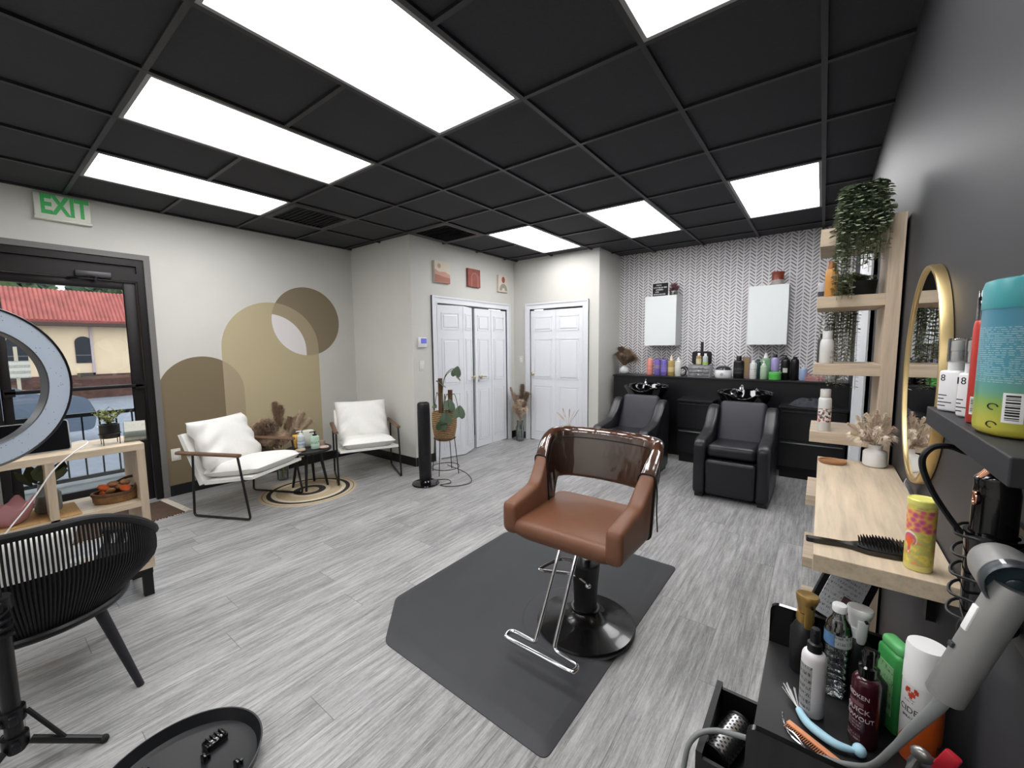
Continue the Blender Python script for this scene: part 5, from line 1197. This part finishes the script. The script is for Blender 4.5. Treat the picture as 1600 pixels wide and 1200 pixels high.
def ring_text(par, s_, size, z, r_, a, sx=1, m=None):
    t_ = text_mesh('lettering', s_, size, m or M_ink, par, (r_*math.sin(a), -r_*math.cos(a), z), (PI/2, 0, a), .0002, sx=sx)
    for v_ in t_.data.vertices:                                     # wrap around the bottle
        th_ = v_.co.x/r_; d_ = r_+v_.co.z; v_.co.x = d_*math.sin(th_); v_.co.z = d_*math.cos(th_)-r_
    return t_
ring_text(root, 'REDKEN', .0115, .102, .0227, R(-38), .9)
ring_text(root, 'QUICK', .0135, .075, .0227, R(-38)); ring_text(root, 'BLOWOUT', .0115, .059, .0227, R(-38))
b = MB(); n = 14
def band(b, r_, a0, a1, z0, z1): b.loft([[(r_*math.cos(a0+(a1-a0)*i/n), r_*math.sin(a0+(a1-a0)*i/n), z) for i in range(n+1)] for z in (z0, z1)], cap=False, closed=False)
band(b, .0226, R(-170), R(-100), .083, .091); b.build('label_band', mat('mauve_band', (112, 74, 86), .4), root)
b = MB(); band(b, .0226, R(-175), R(-105), .012, .028); band(b, .0226, R(-170), R(-105), .036, .052); b.build('small_print', textlines_mat('wine_print', (58, 22, 32), (150, 128, 134), 900, .5), root)
root = thing('powder_bottle', 'green flat bottle with printed label standing behind the orange can', 'bottle', t0(.146, 1.062), R(-62))
b = MB(); b.box((0, 0, .082), (.058, .032, .164), bev=.008, seg=3); b.build('body', mat('grass_green', (54, 138, 70), .3), root)
b = MB(); b.box((0, 0, .172), (.05, .026, .022), bev=.008, seg=3); b.build('cap', mat('grass_green_light', (92, 170, 104), .35), root)
b = MB(); b.box((0, -.0163, .085), (.04, .001, .10)); b.build('label', textlines_mat('green_label', (126, 172, 122), (36, 84, 44), 260, .55), root, smooth=0)
root = thing('spray_can', 'tall white and orange disinfectant spray can with white cap', 'spray can', t0(.178, 1.005), R(-40))
m_, nt_, bs_ = nodes('orange_sweep'); k = NB(nt_); v = k.xyz(k.obj())
dd = k.m('SUBTRACT', v[2], k.m('ADD', .074, k.m('MULTIPLY', v[0], 1.9)))
k.link(k.mix(k.m('LESS_THAN', dd, 0), lin((222, 222, 222)), lin((206, 92, 34))), bs_.inputs['Base Color']); bs_.inputs['Roughness'].default_value = .3
b = MB(); b.lathe([(0, 0), (.0275, 0), (.029, .003), (.029, .150), (0, .152)], 40); b.build('can', m_, root)
b = MB(); b.lathe([(.0295, .150), (.0295, .153), (.0285, .215), (.027, .222), (0, .224)], 40); b.build('cap', M_whitep, root)
M_red = mat('print_red', (190, 66, 40), .4); M_ink2 = mat('print_ink', (52, 50, 50), .4)

b = MB(); q = random.Random(12)
for i in range(9): a = R(-112+4*i); z = .132+q.uniform(-.009, .009); band(b, .02935, a, a+R(9), z, z+.008)
b.build('red_splash', M_red, root)
ring_text(root, 'CIDE', .0155, .100, .0293, R(-8), .9, M_ink2); ring_text(root, 'SPRAY', .0065, .086, .0293, R(-8), 1, M_ink2)
b = MB(); band(b, .02925, R(-115), R(-80), .113, .122); b.build('small_print', textlines_mat('can_print', (222, 222, 222), (130, 130, 134), 1200, .5), root)
def mister(label, loc, hm, rz):
    root = thing('mist_sprayer', label, 'spray bottle', loc, rz)
    b = MB(); b.lathe([(0, 0), (.026, 0), (.028, .004), (.028, .095), (.02, .112), (.016, .12), (0, .12)], 28); b.build('bottle', M_black, root)
    b = MB(); b.lathe([(.016, .118), (.018, .125), (.017, .142), (0, .142)], 20)
    rings = []
    for z, s_, dy in ((.165, .62, .002), (.18, .72, -.001), (.198, .92, -.005), (.209, 1.0, -.007), (.213, .93, -.007)): rings.append([(.022*s_*math.cos(a), dy+.031*s_*math.sin(a), z-.024-.005*math.sin(a)) for a in [2*PI*i/24 for i in range(24)]])
    b.loft(rings); b.build('head', hm, root, smooth=60)
    b = MB(); b.loft([[(x*(.0095 if i else .011), y*.006-.024+.002*i, .168-.0155*i) for x, y in arc(0, 0, 1, 0, 2*PI, 14)[:-1]] for i in range(4)]+[[(x*.006, y*.003-.016, .106) for x, y in arc(0, 0, 1, 0, 2*PI, 14)[:-1]]]); b.build('trigger', hm, root, smooth=60)
    b = MB(); b.cyl((0, -.0315, .172), (0, -.0365, .1715), .0032, 12); b.build('nozzle', M_blackm, root)
    return root
mister('gold-headed continuous mist sprayer at the far left corner of the trolley', t0(-.002, 1.135), mat('gold_plastic', (164, 132, 72), .3, .6), R(20))
mister('white-headed continuous mist sprayer beside the water bottle', t0(.092, 1.145), M_whitep, R(20))
root = thing('dark_dropper_bottle', 'small black pump bottle behind the wine-red bottle', 'bottle', t0(.112, 1.035))
b = MB(); b.lathe([(0, 0), (.02, 0), (.022, .004), (.022, .10), (.01, .115), (0, .115)], 24); b.build('body', M_black, root)
b = MB(); b.lathe([(.010, .115), (.010, .125), (.004, .128), (.004, .15), (.008, .152), (.008, .16), (0, .162)], 16); b.tube([(0, 0, .156), (-.02, -.01, .157)], .003, 6); b.build('pump', M_blackgloss, root)
# framed notice behind the trolley, clip-on comb tools
root = thing('notice_frame', 'black-framed paper notice leaning below the far end of the bench', 'framed notice', (.062, 1.58, .56), (R(-18), R(30), R(20)))
b = MB(); b.b2(-.075, .075, -.006, .006, -.02, .16, .002); b.build('frame', M_black, root)
b = MB(); b.b2(-.058, .052, -.0085, -.006, -.01, .148); b.build('paper', textlines_mat('notice_print', (206, 208, 210), (120, 122, 128), 420, .55), root, smooth=0)
b = MB(); b.b2(.0, .04, -.0095, -.0086, .03, .075); b.build('photo', mat('notice_photo', (96, 74, 78), .5, noise=.5, nscale=90), root, smooth=0)
b = MB(); b.b2(-.02, .16, 1.42, 1.72, .0, .52, .003); o = b.build('storage_cart', M_black, None, smooth=0); tag(o, 'narrow black storage cart under the bench behind the trolley', 'cart')
# tint brush, combs, clips on the tray
root = thing('tint_brush', 'pale blue tint brush with clear bristles lying on the trolley', 'tint brush', (0, 0, 0))
P_ = smooth_path([(-.003, .985, TRZ+.010), (.010, .960, TRZ+.011), (.028, .945, TRZ+.012), (.055, .934, TRZ+.012), (.078, .937, TRZ+.012), (.089, .942, TRZ+.012)], 5)
b = MB(); b.tube(P_, [.004+.0045*math.sin(PI*min(1, .15+i/len(P_)*1.0))**.8 for i in range(len(P_))], 12); b.ell((.091, .943, TRZ+.013), (.011, .011, .0115), 14, 10); b.build('handle', mat('baby_blue', (164, 206, 222), .4), root)
b = MB(); q = random.Random(2)
for i in range(26): b.tube([(-.003, .985, TRZ+.010), (-.024+q.uniform(-.012, .012), 1.03+q.uniform(-.008, .008), TRZ+.012+q.uniform(-.004, .01))], .0005, 4)
b.build('bristles', mat('clear_bristle', (206, 206, 206), .3), root, smooth=0)
root = thing('orange_comb', 'flat orange comb lying beside the pale blue tint brush', 'comb', (0, 0, 0))
b = MB(); b.box((.0225, .922, TRZ+.006), (.096, .011, .004), (0, 0, R(-28)), .001); b.build('spine', mat('salmon_plastic', (214, 142, 100), .4), root)
b = MB()
for i in range(26): p0 = Vector((.0225, .922, TRZ+.006))+Matrix.Rotation(R(-28), 3, 'Z') @ Vector((-.045+.0036*i, -.0055, 0)); p1 = p0+Matrix.Rotation(R(-28), 3, 'Z') @ Vector((0, -.012, 0)); b.tube([p0, p1], .0008, 4)
b.build('teeth', mat('salmon_plastic', (214, 142, 100), .4), root, smooth=0)
root = thing('hair_clip', 'silver wire hair clip lying beside the orange comb', 'hair clip', (0, 0, 0))
b = MB(); b.tube(smooth_path([(-.030, .955, TRZ+.014), (-.026, .938, TRZ+.006), (-.014, .915, TRZ+.004), (.008, .900, TRZ+.005), (.03, .893, TRZ+.004), (.055, .878, TRZ+.005)], 5), .0016, 6); b.tube(smooth_path([(-.022, .93, TRZ+.005), (-.004, .914, TRZ+.008), (.016, .894, TRZ+.004), (.048, .886, TRZ+.006)], 5), .0016, 6); b.build('wire', M_chrome, root)
root = thing('scissor_pouch', 'dark tool pouch with silver shears and a red-handled tool', 'pouch', (.175, .87, TRZ+.001), R(-25))
b = MB(); b.box((0, 0, .05), (.06, .045, .10), bev=.008, seg=3); b.build('pouch', mat('charcoal_fabric', (44, 44, 48), .8, bump=.3), root)
b = MB(); b.box((.01, .0, .115), (.02, .012, .05), (0, R(20), 0), .004); b.build('red_handle', mat('tool_red', (176, 34, 48), .35), root)
b = MB(); b.tube(smooth_path([(-.02, -.03, .02), (-.022, -.028, .07), (-.018, -.022, .10), (-.012, -.02, .118)], 4), [.007]*8+[.005]*5, 8); b.ell((-.012, -.02, .12), (.014, .008, .012), 14, 8); b.build('shears', mat('shear_steel', (150, 148, 146), .3, .8), root)
# ================================================================ HAIR TOOLS ON THE WALL
root = thing('hair_dryer', 'silver grey hair dryer with round dark nozzle in the right foreground', 'hair dryer', (0, 0, 0))
CAM = Vector((0, 0, 1.42)); far = lambda v: CAM+(Vector(v)-CAM)*1.2
A = far((.152, .575, 1.181)); B_ = far((.1165, .575, 1.058))
M_dry = mat('dryer_grey', (146, 146, 144), .38, .25); M_dryd = mat('dryer_dark', (66, 70, 74), .35, .3)
ax = (A-B_).normalized()
b = MB(); b.tube([B_-ax*.0, B_+ax*.002, A-ax*.0, A+ax*.01], [.0165, .0180, .0180, .016], 32); b.build('handle', M_dry, root, smooth=50)
b = MB(); y_ = Vector((0, -1, 0)); c0 = far((.156, .60, 1.190))
b.tube([c0-y_*.036, c0-y_*.032, c0-y_*.02, c0+y_*.022], [.022, .0265, .0285, .0285], 40); b.build('barrel', M_dry, root, smooth=50)
b = MB(); b.tube([c0+y_*.022, c0+y_*.024, c0+y_*.038, c0+y_*.041], [.0285, .0292, .0292, .027], 40, cap=False); bb_ = b.build('nozzle_ring', M_dryd, root, smooth=50)
b = MB(); b.tube([c0+y_*.041, c0+y_*.037, c0+y_*.030], [.027, .025, .023], 40, cap=False); b.build('nozzle_lip', M_blackgloss, root, smooth=50)
b = MB(); b.tube([c0+y_*.0300, c0+y_*.0305], [.0245, .0245], 40); b.ell(tuple(c0+y_*.031), (.010, .003, .010), 20, 8); b.build('front_grille', mat('grille_teal', (34, 48, 54), .25), root)
b = MB(); b.box(tuple(c0+Vector((-.012, -.031, .0262))), (.0035, .012, .002), (0, R(-23), 0)); b.build('mark', M_whitep, root, smooth=0)
b = MB(); pp = A*.72+B_*.28; b.box(tuple(pp+Vector((-.0165, -.004, .005))), (.004, .010, .034), (0, R(16.5), R(14)), .0018); b.build('switch', M_whitep, root)
b = MB(); pp = A*.42+B_*.58; b.box(tuple(pp+Vector((-.017, -.004, .010))), (.004, .008, .007), (0, R(16.5), R(14)), .0015); b.build('button', M_dryd, root)
cp = smooth_path([B_+ax*.002, B_-ax*.018, (.118, .72, .90), (.112, .78, .82), (.098, .85, .72), (.07, .885, .672), (.03, .882, .664), (-.02, .862, .664), (-.07, .848, .664), (-.10, .842, .662), (-.135, .835, .655), (-.165, .81, .645), (-.178, .79, .60), (-.18, .76, .45), (-.17, .72, .25), (-.10, .62, .02), (.1, .5, .012)], 8)
b = MB(); b.tube(cp, [.0085-.0035*min(1, i/22) for i in range(len(cp))], 12); b.build('cord', mat('cord_grey', (124, 126, 126), .5), root)
root = thing('curling_iron', 'black hot tool with rose-gold accents standing in the wall holder', 'hot tool', (.204, .85, 1.15))
M_rg = mat('rose_gold', (206, 150, 124), .2, 1)
b = MB(); b.tube(smooth_path([(0, 0, -.02), (0, 0, .03), (.0, .0, .06), (-.002, 0, .082), (-.006, 0, .092)], 4), [.023]*9+[.022]*4+[.02, .018, .014, .008], 24); b.build('body', M_blackgloss, root, smooth=50)
b = MB(); b.tube([(-.017, -.006, .079), (-.008, -.008, .094)], [.006, .006], 12); b.build('tip', M_rg, root)
b = MB(); b.tube([(-.022+.0*math.cos(t), -.008+.007*math.cos(t), .05+.009*math.sin(t)) for t in [2*PI*i/20 for i in range(20)]], .002, 8, closed=True); b.build('ring', M_rg, root)
root = thing('tool_holder', 'black wire spiral holder for hot tools on the dark wall', 'tool holder', (.205, .85, 1.13))
b = MB(); b.b2(.028, .034, -.05, .05, -.13, .03); b.build('back_plate', M_black, root, smooth=0)
for i in range(5):
    z = .015-.03*i; b = MB(); b.tube([(-.004+.034*math.cos(t), .0+.040*math.sin(t), z+.003*math.cos(3*t)) for t in [2*PI*j/28 for j in range(28)]], .0022, 6, closed=True); b.build('wire_loop', M_black, root)
b = MB(); b.lathe([(0, -.12), (.02, -.12), (.026, -.10), (.028, 0), (.03, .02), (.025, .02), (.022, -.09), (0, -.1)], 24); b.build('cup', M_blackgloss, root)
b = MB(); b.tube(smooth_path([(.19, .86, 1.12), (.165, .865, 1.155), (.14, .86, 1.20), (.128, .855, 1.24), (.137, .855, 1.262), (.155, .86, 1.266), (.175, .87, 1.258), (.20, .88, 1.252), (.232, .90, 1.245)], 7), .0042, 8)
tag(b.build('power_cord', M_black), 'thick black cord arching from the hot tool holder up under the shelf', 'cord')
root = thing('hair_elastics', 'bundle of black hair elastics hanging on the tool holder', 'hair elastics', (.185, .80, 1.01))
for i in range(4):
    b = MB(); b.tube([(.004*i-.01, .02*math.cos(t)-.004*i, .024*math.sin(t)+.004*i) for t in [2*PI*j/20 for j in range(20)]], .0035, 7, closed=True); b.build('loop', mat('elastic_%d' % i, ((40, 38, 40), (70, 66, 70), (30, 28, 30), (96, 90, 92))[i], .9), root)
# ================================================================ ON THE SIDE TABLE
z0_ = .408+.001
bottle('clear pump bottle with blue print on the small black table', (-4.12, 1.955, z0_), .035, .185, mat('clear_lotion', (196, 204, 204), .25), 'pump', M_whitep, caph=.22, lab=textlines_mat('blue_print', (200, 208, 214), (90, 120, 160), 160, .5), rz=R(60))
bottle('mint green bottle with black pump and purple base on the small table', (-4.02, 2.045, z0_), .040, .175, mat('mint_gel', (178, 206, 186), .25), 'pump', M_black, caph=.24, lab=textlines_mat('green_print', (190, 214, 196), (60, 130, 90), 120, .5), rz=R(60), sy=.7)
bottle('amber yellow tumbler behind the pump bottles on the small table', (-4.22, 1.955, z0_), .032, .13, mat('amber_yellow', (214, 160, 70), .3), 'wide', mat('amber_yellow2', (222, 172, 80), .3), caph=.1, nm='tumbler', cat='tumbler')
bottle('large milky white canister at the back of the small table', (-4.20, 2.07, z0_), .052, .16, mat('milky', (206, 212, 200), .5), 'wide', mat('milky_lid', (216, 218, 208), .5), caph=.15, nm='canister', cat='canister')
b = MB(); b.lathe([(0, 0), (.042, 0), (.046, .006), (.044, .014), (0, .015)], 28); o = b.build('small_dish', mat('beige_stone', (196, 176, 154), .6), None, (-4.055, 1.915, z0_)); tag(o, 'round beige dish at the near left edge of the small table', 'dish')
b = MB(); b.lathe([(0, 0), (.042, 0), (.046, .006), (.044, .014), (0, .015)], 28); o = b.build('small_dish', mat('pink_stone', (204, 180, 166), .6), None, (-3.985, 2.115, z0_)); tag(o, 'round pinkish dish at the right edge of the small table', 'dish')
root = thing('candle_jar', 'low pinkish glass candle jar at the back right of the small table', 'candle', (-4.11, 2.155, z0_))
b = MB(); b.lathe([(0, 0), (.034, 0), (.037, .005), (.037, .05), (.034, .05), (.033, .032), (0, .03)], 24); b.build('jar', mat('blush_glass', (188, 164, 150), .2), root)
b = MB(); b.cyl((0, 0, .03), (0, 0, .045), .0015, 6); b.build('wick', M_blackm, root)
# ================================================================ OUTSIDE THE GLASS DOOR
M_asph = mat('asphalt', (142, 142, 148), .9, noise=.12, nscale=6); M_conc = mat('walkway_concrete', (150, 148, 146), .9, noise=.1, nscale=6)
b = MB(); b.b2(-70, -6.5, -40, 50, -.35, -.25); struct(b.build('parking_ground', M_asph, smooth=0))
b = MB(); b.b2(-6.5, XL-.125, -10, 14, -.35, -.012); struct(b.build('walkway', M_conc, smooth=0))
b = MB(); b.b2(-6.9, XL-.125, -10, 14, 3.0, 3.12); struct(b.build('walkway_canopy', M_wall, smooth=0))
root = thing('railing', 'black metal railing along the walkway outside the glass door', 'railing', (-6.3, .4, -.012))
for z in (.735, .06):
    b = MB(); b.b2(-.02, .02, -3.5, 4.5, z-.02, z+.02); b.build('rail', M_black, root, smooth=0)
for i in range(60):
    y = -3.45+.134*i
    b = MB(); w_ = .02 if i % 8 == 0 else .007; b.b2(-w_, w_, y-w_, y+w_, 0.0 if i % 8 == 0 else .06, .735); b.build('post' if i % 8 == 0 else 'baluster', M_black, root, smooth=0)
# neighbouring building
M_cream = mat('cream_stucco', (240, 210, 176), .9, noise=.04, nscale=2); M_tile = None
BXF = -20.0
root = thing('building', 'cream building with red tile roof across the parking lot', 'building', (BXF, 0, -.25))
b = MB(); b.b2(-8, 0, -8, 12, 0, 2.55); b.build('wall', M_cream, root, smooth=0)
b = MB(); b.b2(0, .03, -8, 12, 0, .82); b.build('brick_band', mat('dark_brick', (96, 66, 58), .9, noise=.3, nscale=5), root, smooth=0)
b = MB(); b.b2(-.1, .45, -8, 12, 2.44, 2.62); b.build('eave', mat('eave_brown', (84, 66, 58), .8), root, smooth=0)
b = MB(); n = 200; x0, z0, x1, z1 = .48, 2.60, -.62, 3.66
rings = []
for i in range(n*6+1):
    y = -8+20*i/(n*6); r_ = .045*abs(math.sin(PI*i/6)); rings.append([(x0+r_*.7, y, z0+r_*.7), (x1+r_*.7, y, z1+r_*.7), (x1-.05, y, z1-.1), (x0-.05, y, z0-.08)])
b.loft(rings); b.build('tile_roof', mat('terracotta_tile', (178, 98, 88), .8, noise=.18, nscale=3), root, smooth=40)
M_win = mat('dark_window', (54, 54, 60), .2)
for yc in (-2.3, -.65, 1.0, 2.46, 4.1, 5.7):
    hw = .21; b = MB(); b.prism([(yc-hw, 1.22), (yc+hw, 1.22), (yc+hw, 1.9)]+arc(yc, 1.9, hw, 0, PI, 14)+[(yc-hw, 1.9)], 'yz', .0, .03); w_ = b.build('window', M_win, root, smooth=0)
    b = MB(); b.b2(.03, .045, yc-hw, yc+hw, 1.46, 1.5); b.build('glazing_bar', mat('window_bar', (96, 94, 92), .6), w_, smooth=0)
for yc in (2.46, .9):
    b = MB(); b.b2(0, .05, yc-.22, yc+.22, .70, .88); b.build('vent_panel', mat('vent_brown', (78, 66, 60), .8), root, smooth=0)
b = MB(); b.b2(0, .05, 2.62, 2.69, .8, 2.45); b.build('downspout', mat('mauve_pipe', (196, 176, 176), .7), root, smooth=0)
# signpost
root = thing('parking_sign', 'white notice on a post seen through the ring light', 'sign', (-15, .72, -.25))
b = MB(); b.b2(.02, .05, -.03, .03, 0, 1.75); b.build('post', mat('post_cream', (204, 186, 160), .8), root, smooth=0)
b = MB(); b.b2(.05, .07, -.20, .20, 1.02, 1.42); b.build('panel', textlines_mat('sign_print', (216, 206, 190), (130, 120, 112), 45, .5), root, smooth=0)
# parked cars
def car(label, loc, rz, colr):
    root = thing('car', label, 'car', loc, rz)
    Mc = mat('car_%d_%d_%d' % colr, colr, .25, .3, coat=.6)
    sec = [(-2.15, .35), (-2.2, .62), (-2.05, .80), (-1.0, .92), (-.45, 1.36), (.75, 1.40), (1.5, .98), (2.05, .88), (2.15, .6), (2.1, .33)]
    b = MB(); b.loft([[(x, y*(.86 if z > 1 else 1), z) for x, z in round_poly(sec, .08, 3)] for y in (-.86, -.8, 0, .8, .86)]); b.build('body', Mc, root, smooth=40)
    b = MB()
    for s_ in (-1, 1): b.prism([(-.85, .95), (-.40, 1.30), (.70, 1.33), (1.25, 1.0)], 'xz', s_*.742 if s_ > 0 else -.762, s_*.762 if s_ > 0 else -.742)
    b.prism([(-.72, 0), (.72, 0), (.62, .52), (-.62, .52)], 'xy', 0, .01, M=Matrix.Translation((-1.02, 0, .955)) @ Matrix.Rotation(R(-39), 4, 'Y') @ Matrix.Rotation(R(-90), 4, 'Z')); b.build('windows', M_win, root, smooth=0)
    for x in (-1.4, 1.35):
        for y in (-.84, .84):
            b = MB(); b.cyl((x, y-.1, .32), (x, y+.1, .32), .32, 24); w_ = b.build('wheel', M_blackm, root); b = MB(); b.cyl((x, y-.105, .32), (x, y+.105, .32), .19, 16); b.build('rim', M_steel, w_)
    b = MB()
    for y in (-.6, .6): b.ell((-2.12, y, .7), (.08, .2, .08), 10, 8)
    b.build('headlamp', mat('lamp_glass', (226, 228, 230), .1), root)
    return root
car('blue-grey car parked just beyond the railing', (-10.4, -.95, -.25), R(96), (128, 138, 156))
car('dark blue car parked nearer the cream building', (-16.5, -1.6, -.25), R(92), (44, 52, 74))
for i, y in enumerate((-4.0, -1.2, 1.6, 4.4)):
    b = MB(); b.b2(-12.5, -8.0, y, y+.1, -.25, -.245); o = b.build('parking_line', mat('road_paint', (214, 214, 210), .8), None, smooth=0); o['kind'] = 'structure'
# trees behind the roof
def tree(label, loc, h, r_, seed):
    root = thing('tree', label, 'tree', loc, 0, 'trees behind the tile roof'); q = random.Random(seed)
    b = MB(); b.tube([(0, 0, 0), (.1, .1, h*.6)], [.2, .1], 8); b.build('trunk', mat('bark_grey', (84, 72, 62), .9), root)
    b = MB()
    for i in range(2600):
        d = Vector((q.gauss(0, 1), q.gauss(0, 1), q.gauss(0, 1))).normalized()*r_*q.uniform(.55, 1); p = d+Vector((0, 0, h*.75)); p.z = max(p.z, h*.35); L_ = q.uniform(.2, .38)
        M_ = Matrix.Translation(p) @ Euler((q.uniform(0, 6), q.uniform(0, 6), q.uniform(0, 6))).to_matrix().to_4x4(); b.add([(0, -L_, 0), (L_*.6, 0, 0), (0, L_, 0), (-L_*.6, 0, 0)], [(0, 1, 2, 3)], M_, i % 2)
    b.build('crown', [mat('tree_leaf', (86, 106, 74), .7), mat('tree_leaf_dark', (58, 78, 54), .7)], root, smooth=0)
for i, (y, h, r_) in enumerate(((-3.4, 6.2, 2.1), (1.0, 5.6, 2.1), (5.3, 5.4, 2.0), (10.4, 5.8, 2.1))):
    tree(['leafy tree behind the red tile roof, hidden by the ring light', 'leafy tree left in the strip above the red tile roof', 'leafy tree right in the strip above the red tile roof', 'leafy tree beyond the right end of the red tile roof'][i], (-31.5, y, -.25), h, r_, 40+i)
# ================================================================ CAMERA, WORLD
cam_d = bpy.data.cameras.new('camera'); cam = bpy.data.objects.new('camera', cam_d); COL.objects.link(cam)
cam_d.sensor_fit = 'HORIZONTAL'; cam_d.sensor_width = 36; cam_d.lens = 36*642.755/1600; cam_d.clip_start = .02; cam_d.clip_end = 200
pit, yaw, rol = -.0935, -.6458, -.0096
fw = Vector((math.sin(yaw)*math.cos(pit), math.cos(yaw)*math.cos(pit), math.sin(pit)))
r0 = Vector((math.cos(yaw), -math.sin(yaw), 0)); u0 = r0.cross(fw)
rr = r0*math.cos(rol)+u0*math.sin(rol); uu = -r0*math.sin(rol)+u0*math.cos(rol)
mw = Matrix((rr, uu, -fw)).transposed().to_4x4(); mw.translation = (0, 0, 1.42)
cam.matrix_world = mw
S.camera = cam
wd = bpy.data.worlds.new('sky'); S.world = wd; wd.use_nodes = True
nt = wd.node_tree; bg = nt.nodes['Background']
k = NB(nt); v = k.xyz(k.n('ShaderNodeTexCoord').outputs['Generated'])
k.link(k.ramp(v[2], [(0.0, (.86, .89, .92)), (.25, (.86, .90, .95)), (1, (.66, .75, .90))]), bg.inputs['Color'])
bg.inputs['Strength'].default_value = 3.2
S.view_settings.view_transform = 'Standard'; S.view_settings.look = 'None'; S.view_settings.gamma = 1; S.view_settings.use_curve_mapping = False
S.view_settings.exposure = 0
